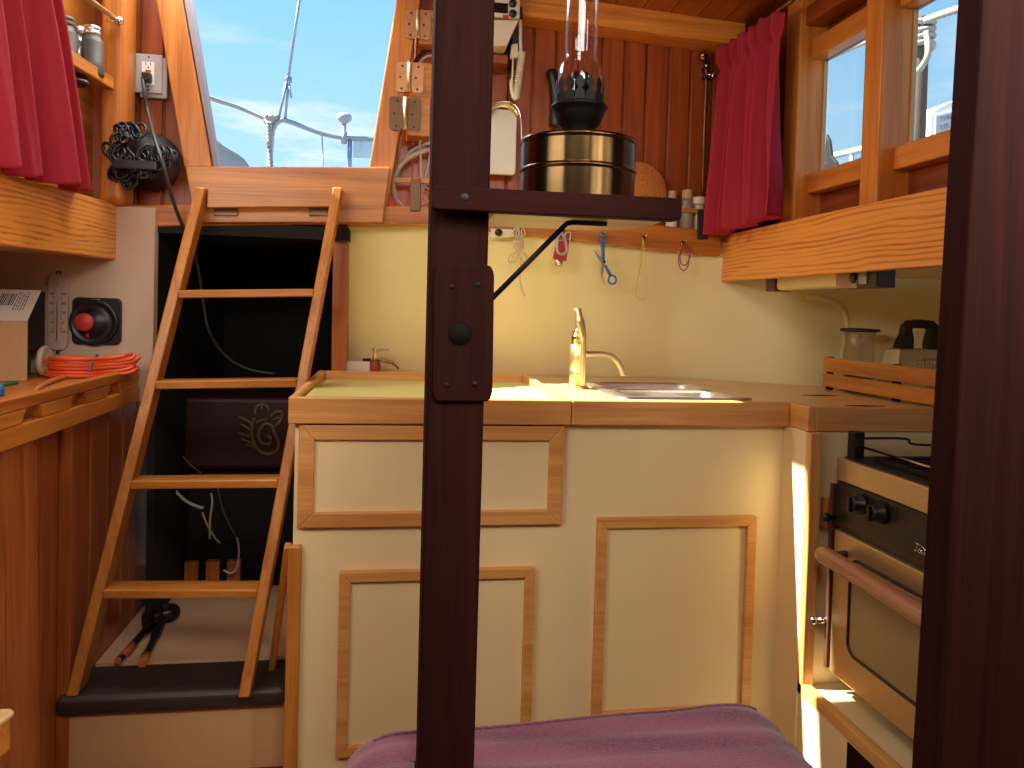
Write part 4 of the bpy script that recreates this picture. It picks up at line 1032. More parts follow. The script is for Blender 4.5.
gr = thing('slatted_rack', 'dark wooden rack with square blocks at the back of the engine bay', 'rack', (-.6, 2.76, .2))
zl0, zl1 = SY(220, 583, 2.77).z, SY(220, 561, 2.77).z
for i, px in enumerate((163, 184.5, 206, 227)):
    a = SY(px, 570, 2.77); b = SY(px + 13.5, 570, 2.77)
    obj('block', MB().box(a.x, b.x, 2.765, 2.79, zl0, zl1), W('panel', 'Z'), gr, .002)
obj('rail', MB().box(-.70, -.2, 2.765, 2.79, .1675, zl0 - .0002), W('mahog', 'X'), gr, .002)
# slip-joint pliers
pz = .1675
gripm = mat('dull_orange_grip', (188, 104, 48), .6)
pv = thing('pliers', 'black pliers with orange tipped handles on the floor behind the ladder', 'pliers', SZ(150, 640, pz))
def gp(cx, cy, h=.012): return SZ(50 + cx / 2.492, 460 + cy / 2.494, pz + h)
obj('handle', MB().tube(spline([gp(265, 405), gp(238, 425), gp(215, 450), gp(195, 475), gp(170, 500)], 4), [.012] * 5 + [.010] * 12, 10), blackpl, pv)
obj('handle', MB().tube(spline([gp(275, 410), gp(262, 440), gp(250, 465), gp(240, 485), gp(230, 506)], 4), [.013] * 5 + [.010] * 12, 10), blackpl, pv)
obj('grip_tip', MB().tube([gp(205, 463), gp(190, 480), gp(168, 502)], [.0115, .0115, .009], 10), gripm, pv)
obj('grip_tip', MB().tube([gp(240, 486), gp(230, 508)], [.012, .011], 10), gripm, pv)
obj('jaw', MB().tube(spline([gp(262, 415), gp(280, 398), gp(300, 392), gp(314, 382), gp(312, 370), gp(296, 366), gp(278, 370)], 4), [.014] * 12 + [.012] * 13, 10), iron, pv)
obj('jaw', MB().tube(spline([gp(245, 420), gp(238, 400), gp(240, 386), gp(262, 392), gp(276, 386)], 4), [.011] * 17, 10), iron, pv)

# ================================================================== RIGHT OF THE COMPANIONWAY
YH = 2.42
def hinge(name, box, label, mt):
    """folding door hinge: jamb leaf, knuckle, far leaf on its wooden block"""
    x0, xk0, xk1, x1, y0, y1 = box
    A = lambda px, py, Y=YH: SY(px, py, Y)
    t = thing('hinge', label, 'hinge', A(xk0, y1), 'companionway hinges')
    pl_ = A(x0, y1); pr_ = A(xk0, y0); ql = A(xk1, y1); qr = A(x1, y0)
    z0, z1 = pl_.z, pr_.z
    def leaf(xa, xb): return MB().prism([((xa + xb) / 2 + u, YH, (z0 + z1) / 2 + v) for u, v in rrect(xb - xa, z1 - z0, .008, 3)], (0, .003, 0))
    la = obj('leaf', leaf(pl_.x, pr_.x), mt, t); lb = obj('leaf', leaf(ql.x, qr.x), mt, t)
    xm = (pr_.x + ql.x) / 2; r_ = (ql.x - pr_.x) / 2 * 1.15
    obj('knuckle', MB().tube([(xm, YH - .002, z0 + .001), (xm, YH - .002, z1 - .001)], r_, 12), mat('knuckle_brass', (196, 168, 120), .4, .7), t)
    for lf, xa, xb in ((la, pl_.x, pr_.x), (lb, ql.x, qr.x)):
        for fx_, fz_ in ((.55, .88), (.35, .5), (.5, .12)):
            s_ = obj('screw', MB().lathe([(.0038, 0), (.003, .0008), (0, .001)], (xa + (xb - xa) * fx_, YH, z0 + (z1 - z0) * fz_), 10, 'Y'), lead, t)
            s_.parent = lf; WORLD[s_.name] = WORLD[lf.name]
    obj('backing_block', MB().box(ql.x, qr.x + .03, YH + .0032, 2.525, z0 - .012, z1 + .004), W('oak', 'X'), t, .002)
    return t
hinge('h', (405, 416.5, 419.5, 431, 10, 38), 'rounded bronze hinge highest on the right companionway jamb', coppery)
hinge('h', (396, 407.5, 411, 424, 62.5, 91.5), 'coppery hinge in the middle of the right companionway jamb', coppery)
hinge('h', (389, 403.5, 407, 421, 97, 129.5), 'dark bronze hinge lowest on the right companionway jamb', bronze)
cabs = [('thick grey cable looping from the dark post down behind the beam', greycable, .0075, [(436, 148), (420, 152), (404, 162), (394, 178), (395, 195), (404, 208), (408, 216)]),
        ('thinner grey cable curving just above the thick loop', greycable, .0055, [(436, 142), (424, 145), (412, 151), (402, 163), (396, 182)]),
        ('slim black cable tie looped around the thick grey cables', blackpl, .003, [(408, 150), (414, 146), (424, 145), (430, 148)]),
        ('pale straight cable behind the lowest hinge', greycable, .004, [(402, 130), (399, 150), (397, 165)]),
        ('thin pale cable dropping from the metal saddle clip', greycable, .0035, [(420, 140), (421, 165), (422, 190), (423, 200)]),
        ('thin slanting pale cable beside the dark post', greycable, .0035, [(431, 150), (428, 165), (425, 180), (423, 192)]),
        ('small looped pale wire at the foot of the cables', greycable, .003, [(424, 186), (430, 190), (431, 198), (425, 203), (423, 208), (430, 210)]),
        ('dark cable arching behind the upper hinges', blackpl, .006, [(436, 49), (426, 51), (418, 57), (414, 66)]),
        ('pale cable arching below the dark cable between the hinges', greycable, .004, [(434, 55), (424, 58), (418, 66), (416, 74)])]
for i, (lb, mt, r_, pp) in enumerate(cabs):
    tag(obj('cable', MB().tube(spline([SY(x, y, 2.462 + .006 * (i % 4)) for x, y in pp], 6), r_, 8), mt, None), lb, 'cable', 'cables right of the companionway')
tag(obj('cable_batten', flat([(393, 177), (436, 178), (436, 184), (393, 182.5)], 2.455, .012), W('oak', 'X'), None, .002), 'thin horizontal wooden batten across the grey cables', 'batten')
tag(obj('dark_plate', flat([(410.5, 178.5), (421, 178.5), (420.5, 211), (410, 211)], 2.418, .006), bronze, None, .002), 'narrow dark metal plate in front of the grey cables', 'plate')
a, b = SY(413, 136, 2.50), SY(425, 142, 2.50)
sd = thing('saddle_clip', 'small metal saddle clip with two screws holding a cable', 'clip', (a.x, 2.5, b.z))
obj('strap', MB().box(a.x, b.x, 2.50, 2.503, b.z, a.z), steel, sd, .001)
for f_ in (.22, .78): obj('screw', MB().lathe([(.004, 0), (.003, .001), (0, .0012)], (a.x + (b.x - a.x) * f_, 2.50, (a.z + b.z) / 2), 10, 'Y'), lead, sd)

# radio with handset on the plank wall
YR = 2.36
rd = thing('radio', 'pale marine radio mounted under the beam right of the dark post', 'radio', SY(505, 30, YR))
def rr(px, py, Y=YR): return SY(px, py, Y)
a, b = rr(470, -30), rr(520, 19)
bd_ = obj('case', MB().box(a.x, b.x, YR, 2.50, b.z, a.z), ivory, rd, .006)
m = MB().prism([rr(470, 19.6), rr(519, 19.6), rr(507, 46), rr(470, 46)], (0, .12, 0)); obj('lower_case', m, ivory, rd, .004)
obj('display', MB().box(rr(494, 4).x, rr(508, 4).x, YR - .002, YR, rr(500, 13).z, rr(500, 3).z), blackglass, rd)
for py in (4, 14):
    c_ = rr(512.5, py); obj('dial', MB().lathe([(.012, 0), (.0115, .008), (.009, .010), (0, .010)], c_, 20, 'Y'), blackpl, rd)
obj('red_key', MB().box(rr(503, 16).x, rr(508, 16).x, YR - .003, YR, rr(503, 19).z, rr(503, 15).z), redpl, rd)
obj('bracket', MB().box(rr(494, 52).x, rr(511, 52).x, YR + .06, 2.527, rr(500, 57).z, rr(500, 48).z), W('plank', 'X'), rd, .002)
hs = thing('handset', 'pale radio handset with coiled cord hanging beside the radio', 'handset', SY(515, 60, 2.40))
YN = 2.40
obj('handset_body', MB().prism([SY(*p_, YN) for p_ in ((511.5, 44), (518, 43), (518.5, 57), (510.5, 58))], (0, .02, 0)), ivory, hs, .003)
obj('cradle', MB().prism([SY(*p_, YN + .021) for p_ in ((512, 28), (521, 26), (519, 46), (512, 46))], (0, .1, 0)), blackpl, hs, .002)
obj('hook', MB().tube([SY(520, 8, YN), SY(520.5, 20, YN)], .008, 10), blackpl, hs)
obj('lead', MB().tube(spline([SY(520.5, 18, YN), SY(520.5, 40, YN), SY(521, 55, YN), SY(518, 70, YN)], 5), .0055, 8), ivory, hs)
ax_ = spline([SY(522, 52, YN), SY(520.5, 66, YN), SY(518, 84, YN), SY(516, 99, YN)], 20)
m = MB(); cp_ = []
turns = 24; nN = turns * 8
for i in range(nN):
    t = i / (nN - 1) * (len(ax_) - 1); k = min(int(t), len(ax_) - 2); c_ = ax_[k].lerp(ax_[k + 1], t - k); a = 2 * PI * turns * i / nN
    cp_.append(c_ + V((.0095 * math.cos(a), .008 * math.sin(a), 0)))
obj('coiled_cord', m.tube(cp_, .0032, 6), ivory, hs)
obj('plain_cord', MB().tube(spline([SY(513, 58, YN), SY(512.5, 75, YN), SY(511.5, 84, YN), SY(513, 96, YN), SY(516, 99.5, YN)], 5), [.003] * 8 + [.006] * 13, 8), ivory, hs)
# white panel in a wire hoop with brass band
YL = 2.46
lh = thing('wall_lamp', 'white rounded wall lamp panel in a thin metal hoop right of the dark post', 'lamp', SY(505, 180, YL))
a, b = SY(486, 108, YL), SY(515.5, 175, YL)
cxm, czm = (a.x + b.x) / 2, (a.z + b.z) / 2
obj('panel', MB().prism([(cxm + u, YL, czm + v) for u, v in rrect(b.x - a.x, a.z - b.z, .012)], (0, .02, 0)), whitepl, lh, .003)
hp = [SY(524, 186, YL - .02), SY(522, 160, YL - .02), SY(521.5, 130, YL - .02), SY(520, 114, YL - .02), SY(514, 104.5, YL - .02), SY(503, 101, YL - .02), SY(492, 104.5, YL - .02), SY(486, 114, YL - .02), SY(485, 130, YL - .02), SY(483, 186, YL - .02)]
obj('hoop', MB().tube(spline(hp, 6), .0035, 8), chrome, lh)
br_ = [SY(x, y, YL - .019) for x, y in ((488.5, 114), (494, 107), (503, 104), (512, 107), (518, 114))]
bs = spline(br_, 5); m = MB()
vs = [p_ for p_ in bs] + [p_ + V((0, .045, 0)) for p_ in bs]; n_ = len(bs)
obj('brass_band', m.add(vs, [[i, i + 1, n_ + i + 1, n_ + i] for i in range(n_ - 1)], True), brass, lh, solid=.012)
# black torch / handle hanging on the wall behind the lamp
tag(obj('torch', MB().tube(spline([SY(551, 71, 2.50), SY(553, 80, 2.49), SY(555, 95, 2.495), SY(556, 112, 2.50), SY(555, 126, 2.505)], 5), [.014, .019, .021, .02, .018, .017, .016, .016, .016, .016, .016, .017, .018, .019, .02, .021, .021, .021, .021, .021, .02], 12), blackpl, None), 'slim black torch hanging on the plank wall behind the oil lamp', 'torch')

# shelf behind the beam: cork trivet, bottles, rail
def btop(px): return SY(px, 204 + (px - 428) * (232 - 204) / (721 - 428), 2.47).z
tc_ = SY(637, 190, 2.50); zb_ = btop(637) + .001
tag(obj('cork_trivet', MB().lathe([(0, -.007), (.102, -.007), (.105, -.004), (.105, .004), (.102, .007), (0, .007)], (tc_.x, 2.505, zb_ + .106), 40, 'Y'), cork, None, 0, (tc_.x, 2.505, zb_)), 'round cork trivet standing against the plank wall', 'trivet')
bott = [(671.5, 12, 191, 'small pale capped bottle beside the cork trivet', whitepl, (.010, .8)), (686.5, 15, 190, 'grey bottle with a cork top in the middle of the small rack', mat('bottle_grey', (150, 134, 112), .4), (.011, .72)), (698, 13, 197.5, 'small pale spice bottle nearest the red curtain', mat('spice_jar', (214, 196, 150), .35), (.0, 1))]
for px, wpx, ty, lb, mt, _c in bott:
    zb2 = btop(px) + .001; c_ = V((SY(px, 210, 2.515).x, 2.512, zb2)); r_ = wpx / 2 / 770 * 2.62; h_ = SY(px, ty, 2.515).z - zb2
    t = thing('bottle', lb, 'bottle', c_, 'bottles in the small rack')
    if 'spice' in lb: pf = [(r_ * .8, 0), (r_ * .86, .003), (r_ * .86, h_ * .72), (r_ * .8, h_ * .76)]; cpf = [(r_ * 1.0, h_ * .765), (r_ * 1.1, h_ * .78), (r_ * 1.15, h_ * .97), (r_, h_), (0, h_)]
    else: pf = [(r_ * .95, 0), (r_, .003), (r_, h_ * .58), (r_ * .72, h_ * .72), (r_ * .66, h_ * .76)]; cpf = [(r_ * .70, h_ * .765), (r_ * .72, h_ * .8), (r_ * .72, h_ * .97), (r_ * .6, h_), (0, h_)]
    obj('body', MB().lathe(pf, c_, 20), mt, t); obj('stopper', MB().lathe(cpf, c_, 20), ivory if 'cork' not in lb else mat('cork_top', (200, 170, 120), .8), t)
tag(obj('bottle_rail', flat([(664, 206), (702, 209), (702, 213.5), (664, 210.5)], 2.474, .008), W('oak', 'X'), None, .002), 'thin wooden rail in front of the small bottles', 'rail')
tag(obj('rack_bracket', flat([(698.5, 209), (709, 209), (708.5, 239), (698, 239)], 2.458, .011), mat('dark_bracket', (52, 42, 36), .5, .4), None, .002), 'dark upright bracket at the end of the bottle rail', 'bracket')
# copper pipe with valve in the corner
gp_ = thing('gas_pipe', 'thin copper pipe with a valve running down the corner beside the red curtain', 'pipe', SY(702, 225, 2.505))
YG = 2.515
obj('pipe', MB().tube([SY(702, 216, YG), SY(704.5, 120, YG), SY(706.5, 76, YG), SY(706.5, 56, YG)], .006, 10), copperpipe, gp_)
c_ = SY(703, 56, YG - .02); obj('elbow', MB().ball(c_, .018, 14).tube([SY(706.5, 58, YG), SY(706.5, 72, YG)], .010, 10), oldbrass, gp_)
for py in (70, 78): obj('clip', MB().tube([SY(705.8, py - 1.5, YG), SY(705.6, py + 1.5, YG)], .015, 12), blackpl, gp_)
c_ = SY(713, 75, YG - .01); obj('tap', MB().tube([SY(707, 75, YG - .005), SY(713, 74.5, YG - .01)], .006, 8).ball(c_, .010, 10), chrome, gp_)

# hooks on the beam and what hangs from them
YB = 2.47
hk = None
hooks = [(519, 228, 'brass cup hook holding the bundle of pale string'), (562, 231, 'brass cup hook holding the red bottle opener'), (602.5, 234.5, 'brass cup hook holding the blue scissors'), (643, 238.5, 'brass cup hook holding the yellow loop'), (682.5, 243.5, 'brass cup hook holding the pink cord')]
for i, (px, py, lb) in enumerate(hooks):
    p = SY(px, py, YB)
    if hk is None:
        hk = thing('cup_hook', lb, 'hook', p, 'cup hooks under the shelf')
        obj('rosette', MB().lathe([(.009, .0), (.008, .003), (0, .004)], p, 14, 'Y'), oldbrass, hk)
        obj('hook', MB().tube(spline([p + V((0, 0, 0)), p + V((0, -.012, 0)), p + V((0, -.018, -.008)), p + V((0, -.026, -.010)), p + V((0, -.034, -.002)), p + V((0, -.034, .012))], 4), .0022, 8), oldbrass, hk)
    else: dup(hk, p, lb)
yh = YB - .026
def Hh(px, py, d=0): return SY(px, py, yh + d)
t = thing('string_bundle', 'bundle of pale string with a trailing end on the beam hook', 'string', Hh(519, 262))
m = MB()
for dx, w_ in ((-3, 5), (0, 4.5), (3, 5)):
    m.tube(spline([Hh(519 + dx * .3, 240, .004 * dx / 3), Hh(519 + dx - w_ * .6, 233, .004 * dx / 3), Hh(519 + dx * .5, 226.5, .002 * dx), Hh(519 + dx + w_ * .6, 233, -.004), Hh(519 + dx * .3, 241, .002)], 5), .0026, 6)
for sg, w_ in ((-1, 9), (-1, 6), (1, 8), (1, 6)):
    m.tube(spline([Hh(519, 249), Hh(519 + sg * w_, 256), Hh(519 + sg * (w_ + 1), 262), Hh(519 + sg * w_ * .5, 261), Hh(519, 251)], 5), .0024, 6)
obj('loops', m, stringm, t)
m = MB()
for k in range(5): m.tube([Hh(513.5, 240.5 + k * 2, -.008), Hh(524, 241 + k * 2, -.008)], .0026, 6)
obj('wrapping', m, stringm, t)
obj('tail', MB().tube(spline([Hh(520, 252), Hh(520.5, 268), Hh(520, 280), Hh(522, 290), Hh(525, 296.5)], 5), .0022, 6), stringm, t)
t = thing('bottle_opener', 'red and grey bottle opener hanging on the beam hook behind the strut', 'opener', Hh(560, 266))
obj('card', MB().prism([Hh(*q_) for q_ in ((556.5, 241), (569.5, 240), (566.5, 261), (553, 258.5))], (0, .006, 0)), redpl, t, .001)
m = MB().tube(spline([Hh(561, 232.5, -.006), Hh(558, 238, -.006), Hh(557.5, 250, -.006), Hh(562, 254.5, -.006), Hh(567, 250, -.006), Hh(564.5, 238, -.006)], 5, True), .005, 8, True)
obj('ring', m, greypl, t)
obj('loop', MB().tube(spline([Hh(565, 241, .0), Hh(566, 233, .0), Hh(570.5, 233, 0), Hh(569.5, 241, 0)], 5), .0018, 6), steel, t)
obj('bell', MB().lathe([(.006, .02), (.013, .018), (.013, .006), (.008, 0), (0, 0)], Hh(558.5, 266), 16), steel, t)
t = thing('scissors', 'open scissors with blue handles hanging on the beam hook', 'scissors', Hh(604, 285))
pv_ = Hh(604, 262)
obj('blade', MB().prism([Hh(592.8, 249.5, -.003), Hh(597, 253, -.003), Hh(606, 262, -.003), Hh(604, 265, -.003), Hh(600, 261, -.003)], (0, .002, 0)), steel, t)
obj('blade', MB().prism([Hh(602, 261), Hh(605.5, 261), Hh(603.5, 272), Hh(601.2, 279), Hh(600.5, 276)], (0, .002, 0)), steel, t)
obj('handle', MB().tube([Hh(602.5, 243), Hh(603, 252), Hh(603.5, 261)], [.0065, .006, .005], 10).tube(spline([Hh(602.5, 244), Hh(599, 239.5), Hh(600, 234), Hh(603, 233), Hh(606, 236), Hh(605, 242)], 4, True), .0032, 8, True), blue, t)
obj('handle', MB().tube([Hh(605, 265, -.002), Hh(608.5, 272, -.002), Hh(611, 276.5, -.002)], [.0045, .0055, .006], 10).tube(spline([Hh(610, 276), Hh(608.5, 281), Hh(611.5, 284), Hh(615.5, 282.5), Hh(615.8, 278), Hh(613, 275.5)], 4, True), .0032, 8, True), blue, t)
obj('pivot', MB().lathe([(.005, 0), (.004, .003), (0, .0035)], pv_ + V((0, -.004, 0)), 12, 'Y'), lead, t)
obj('thread', MB().tube(spline([Hh(601, 278), Hh(603, 283), Hh(604.5, 284.5), Hh(603.5, 280)], 4), .0012, 6), stringm, t)
t = tag(obj('yellow_loop', MB().tube(spline([Hh(643, 240), Hh(641.5, 255), Hh(639, 275), Hh(636.5, 291), Hh(638, 298), Hh(642, 299.8), Hh(645.5, 297), Hh(646.5, 285), Hh(645.5, 262), Hh(644, 245)], 6, True), .0016, 6, True), yellow, None), 'long thin yellow cord loop hanging on the beam hook', 'cord')
t = thing('elastic_loops', 'small pink and violet cord loops hanging on the beam hook', 'cord', Hh(684, 270))
obj('pink_loop', MB().tube(spline([Hh(682.5, 245), Hh(679, 255), Hh(679.5, 266), Hh(684, 270.5), Hh(688.5, 264), Hh(688.5, 252), Hh(685, 246)], 6, True), .002, 6, True), pinkcord, t)
obj('violet_loop', MB().tube(spline([Hh(683, 245, .004), Hh(680.5, 252, .004), Hh(680.5, 262, .004), Hh(684, 265.5, .004), Hh(688, 262, .004), Hh(690, 254, .004), Hh(687, 247, .004)], 6, True), .002, 6, True), purpcord, t)
t = thing('wall_catch', 'pale catch plate with a dark round knob under the beam beside the post', 'catch', SY(500, 233, YB - .004))
obj('plate', MB().prism([SY(q0_, q1_, YB - .008) for q0_, q1_ in ((491, 228.5), (512, 229.5), (515, 233), (512, 237), (491, 238))], (0, .007, 0)), ivory, t, .001)
obj('knob', MB().lathe([(.012, 0), (.012, .006), (.008, .010), (0, .011)], SY(498.5, 232.5, YB - .008), 18, 'Y'), blackpl, t)

# small things on the ledge behind the tray
zk = .9055
a = SY(356, 366, 2.53)
tag(obj('paper_packet', MB().box(SY(346, 366, 2.5).x, SY(370, 366, 2.5).x, 2.485, 2.56, zk, SY(350, 361, 2.5).z), paper, None, .003), 'flat white packet lying behind the green worktop tray', 'packet')
yg = 2.50
bt = thing('brass_valve', 'small brass valve with red cap and lever behind the worktop tray', 'valve', (SY(374, 366, yg).x, yg, zk))
def Gg(cx, cy, d=0): return SY(335 + cx / 10.78, 335 + cy / 10.78, yg + d)
rc = Gg(427, 325); obj('cap', MB().lathe([(.018, zk - rc.z), (.019, .0), (.017, .010), (.010, .014), (0, .014)], rc, 20), mat('dull_red', (168, 62, 48), .5), bt)
obj('stem', MB().lathe([(.010, .012), (.006, .03), (.005, .045), (.007, .048), (.005, .055)], rc, 14), brass, bt)
obj('lever', MB().tube([Gg(405, 150), Gg(430, 165), Gg(585, 160)], [.005, .004, .0035], 8), steel, bt)
obj('knob', MB().tube([Gg(298, 275), Gg(385, 275)], .0075, 12), blackpl, bt)
obj('pipe', MB().tube(spline([Gg(440, 260), Gg(500, 285), Gg(590, 300), Gg(640, 320), Gg(690, 365)], 4), .003, 8).tube(spline([Gg(480, 250), Gg(540, 265), Gg(600, 280), Gg(640, 300)], 4), .0018, 6), oldbrass, bt)

# ================================================================== RIGHT COUNTER CORNER
# slatted fiddle rack, jar, grater, glass
zq = .9275
r0 = SZ(824, 389, zq); r1 = SZ(944, 411, zq); dv = (r1 - r0); dv.z = 0
rk = thing('slat_rack', 'low two slat wooden rack on the right worktop in front of the jar', 'rack', r0)
sd_ = V((-dv.y, dv.x, 0)).normalized() * -1
topz = SX(824, 357, r0.x).z; Ht = topz - zq
end = dv * 1.25
for za, zb2 in ((.56, 1.0), (.10, .50)):
    p_ = r0 + V((0, 0, Ht * (za + zb2) / 2)); obj('slat', MB().bar(p_, p_ + end, .012, Ht * (zb2 - za), sd_), W('oak', 'Y'), rk, .002)
nrm = V((dv.y, -dv.x, 0)).normalized(); nrm = nrm if nrm.x > 0 else -nrm
for f_ in (.015, .62, 1.2):
    p_ = r0 + dv * f_ + nrm * .0135; obj('upright', MB().box(p_.x - .007, p_.x + .007, p_.y - .01, p_.y + .01, zq, zq + Ht * 1.02), W('mahog', 'Z'), rk, .001)
# curved hull frame behind
m = MB(); fr_ = spline([SY(838, 388, 2.37), SY(842, 354, 2.36), SY(847, 328, 2.355), SY(845, 313, 2.355), SY(836, 303, 2.36), SY(822, 298.5, 2.37), SY(806, 296, 2.385)], 8)
t = tag(obj('hull_bracket', m.tube(fr_, .010, 12), creamwall, None), 'cream curved bracket on the galley wall behind the jar', 'bracket')
jb = SZ(858, 391, zq); jc = V((SY(858, 380, 2.22).x, 2.22, zq))
jr = thing('jar', 'glass jar with a dark flat lid behind the slat rack', 'jar', jc)
jt = SY(858, 331, 2.22).z - zq; jw = 14 / 770 * 2.42
obj('body', MB().lathe([(jw * .98, .001), (jw * 1.02, .006), (jw * 1.0, jt * .55), (jw * .92, jt * .82), (jw * .98, jt * .9), (jw * 1.02, jt * .985)], jc, 32), jarglass, jr, solid=.002)
obj('lid', MB().lathe([(jw * 1.06, jt * .985), (jw * 1.30, jt * .99), (jw * 1.34, jt * 1.01), (jw * 1.28, jt * 1.04), (0, jt * 1.05)], jc, 32), mat('dark_lid', (62, 50, 46), .4), jr)
obj('contents', MB().lathe([(jw * .9, .006), (jw * .93, jt * .30), (0, jt * .31)], jc, 24), mat('jar_contents', (190, 160, 110), .8, var=.2, scale=200), jr)
# box grater
gy = 2.08; gtop, gbot = SY(918, 349, gy), zq
g0, g1 = SY(900, 350, gy).x, SY(942, 350, gy).x; gz = gtop.z
gt = thing('grater', 'steel box grater with a black handle behind the slat rack', 'grater', ((g0 + g1) / 2, gy + .04, zq))
w0 = (g1 - g0); cxg = (g0 + g1) / 2
def gcor(f, z): return [V((cxg - w0 / 2 * f, gy + .035 - .035 * f, z)), V((cxg + w0 / 2 * f, gy + .035 - .035 * f, z)), V((cxg + w0 / 2 * f, gy + .035 + .035 * f, z)), V((cxg - w0 / 2 * f, gy + .035 + .035 * f, z))]
cs = gcor(1.35, zq + .001) + gcor(1, gz)
obj('body', MB().hexa(cs), steel, gt, .004)
m = MB()
for i in range(int((gz - zq - .062) / .0115)):
    for j in range(7):
        z_ = zq + .05 + i * .0115; x_ = cxg - w0 * .08 + j * w0 * .088
        f_ = 1.35 - .35 * (z_ - zq) / (gz - zq); m.lathe([(.0022, 0), (.0014, .0012), (0, .0013)], (x_, gy + .035 - .035 * f_ - .0002, z_), 6, 'Y')
obj('teeth', m, lead, gt)
m = MB(); hx, hw_ = cxg, w0 / 2
Gh = lambda px, py: SY(px, py, gy + .02)
ho = [Gh(898.5, 350), Gh(901, 342), Gh(905, 334), Gh(906.5, 326), Gh(912, 320.5), Gh(922, 319.5), Gh(934, 321), Gh(939.5, 327), Gh(940, 335), Gh(942, 343), Gh(943, 351)]
hi = [Gh(913.5, 350), Gh(914, 344), Gh(914, 338), Gh(912.5, 330), Gh(913, 328.3), Gh(922, 328.3), Gh(931, 328.8), Gh(932.5, 331), Gh(930, 339), Gh(929, 345), Gh(929, 351)]
for k in range(len(ho) - 1): m.prism([ho[k], ho[k + 1], hi[k + 1], hi[k]], (0, .03, 0))
obj('handle', m, blackpl, gt, 0, merge=True)
dgl = V((SY(934, 395, 1.85).x, 1.865, zq))
gw = thing('drinking_glass', 'clear drinking glass beside the grater', 'glass', V((SY(937, 380, 1.96).x, 1.96, zq)))
gc_ = WORLD[gw.name]
obj('body', MB().lathe([(0, .004), (.024, .002), (.027, .004), (.034, .10), (.036, .118)], gc_, 28), jarglass, gw, solid=.0022)
# bits lying behind the rack
for (px, py, sz_, lb, mt) in ((880, 384, (.05, .02, .012), 'crumpled foil packet behind the slat rack near the jar', chrome), (902, 388, (.06, .025, .03), 'dark packet lying behind the slats near the grater', mat('dark_packet', (52, 40, 36), .5))):
    p_ = SZ(px, py, zq); p_ = V((p_.x + .065, p_.y, zq + sz_[2]))
    tag(obj('packet', MB().ball(p_, sz_, 10), mt, None, 0, (p_.x, p_.y, zq)), lb, 'packet')

# tube light under the right board
lz0, lz1 = 1.2305, 1.2815; lx0, lx1 = 1.152, 1.20
ya, yc = SX(765, 281, 1.15).y, SX(876, 283, 1.15).y
yb1, yb2 = SX(774, 281, 1.15).y, SX(835, 283, 1.15).y
fl_ = thing('strip_light', 'short strip light with a brown switch box under the right carlin board', 'light', (1.17, (ya + yc) / 2, lz1))
obj('lens', MB().box(lx0 + .003, lx1, yb2 + .001, yb1 - .001, lz0 + .002, lz1), tubelens, fl_, .012, segs=4)
obj('end_cap', MB().box(lx0, lx1 + .002, yb1, ya, lz0, lz1), browncap, fl_, .003)
ym = SX(856, 283, 1.15).y
obj('ballast', MB().box(lx0, lx1 + .002, ym, yb2, lz0 - .001, lz1), mat('taupe', (168, 128, 100), .35, .3), fl_, .003)
obj('switch_box', MB().box(lx0, lx1 + .002, yc, ym - .001, lz0 - .001, lz1), mat('dark_brown', (48, 26, 28), .35), fl_, .003)
obj('switch', MB().lathe([(.014, 0), (.014, -.004), (.011, -.007), (0, -.007)], (lx0, ym + .014, (lz0 + lz1) / 2), 20, (V((0, 1, 0)), V((0, 0, 1)), V((1, 0, 0)))), blackpl, fl_)
obj('rocker', MB().box(lx0 - .004, lx0 - .0002, ym - .045, ym - .012, lz0 + .008, lz1 - .008), greypl, fl_, .001)
# little white knob on the wall above the jar
kk = SY(863, 303, 2.22)
# ================================================================== OUTSIDE
YO2 = 4.3
def O(px, py, d=0): return SY(px, py, YO2 + d)
gn = thing('stern_rail', 'curved silver tube rail across the stern beyond the companionway', 'rail', O(270, 230))
obj('tube', MB().tube(spline([O(268, 260), O(269, 166), O(271, 150), O(273, 130), O(280, 121), O(290, 122), O(320, 133), O(345, 138), O(372, 139), O(420, 139)], 6), .013, 10), alu, gn)
obj('post', MB().tube([O(350, 139), O(349.5, 166), O(349, 260)], .013, 10), alu, gn)
obj('stay', MB().tube([O(322, 136), O(323.5, 166), O(324.5, 260)], .003, 6), alu, gn)
bs_ = thing('backstay', 'thin wire backstay with a split bridle rising above the stern rail', 'wire', O(284, 120))
obj('wire', MB().tube([O(305, -40), O(288.5, 77)], .008, 8), alu, bs_)
obj('bridle', MB().tube([O(287.5, 78), O(278.5, 119)], .007, 8), alu, bs_); obj('bridle', MB().tube([O(289, 78), O(285, 122)], .007, 8), alu, bs_)
obj('eye', MB().tube([O(288.5 + 2.6 * math.cos(t), 80 + 3.6 * math.sin(t)) for t in [2 * PI * i / 14 for i in range(14)]], .006, 8, True).tube([O(289, 84), O(291.5, 98)], .006, 6), alu, bs_)
rp_ = thing('rope', 'pale rope running from the left jamb to the stern rail knot', 'rope', O(268, 166))
obj('line', MB().tube(spline([O(190, 90, -.2), O(214, 99.5, -.1), O(240, 108), O(266, 119)], 5), .011, 8), ropew, rp_)
m = MB()
for k in range(7): m.ball(O(267 + (k % 4) * 2.7, 117 + (k // 4) * 4 + (k % 2)), .02, 10)
obj('knot', m, ropew, rp_)
a_, b_ = [], []
for i in range(60):
    t = i / 59; c_ = O(268.5 + 2.4 * t, 122 + 46 * t, -.03); ang = t * 40
    a_.append(c_ + V((.008 * math.cos(ang), .008 * math.sin(ang), 0))); b_.append(c_ - V((.008 * math.cos(ang), .008 * math.sin(ang), 0)))
obj('strands', MB().tube(a_, .007, 6).tube(b_, .007, 6), ropew, rp_)
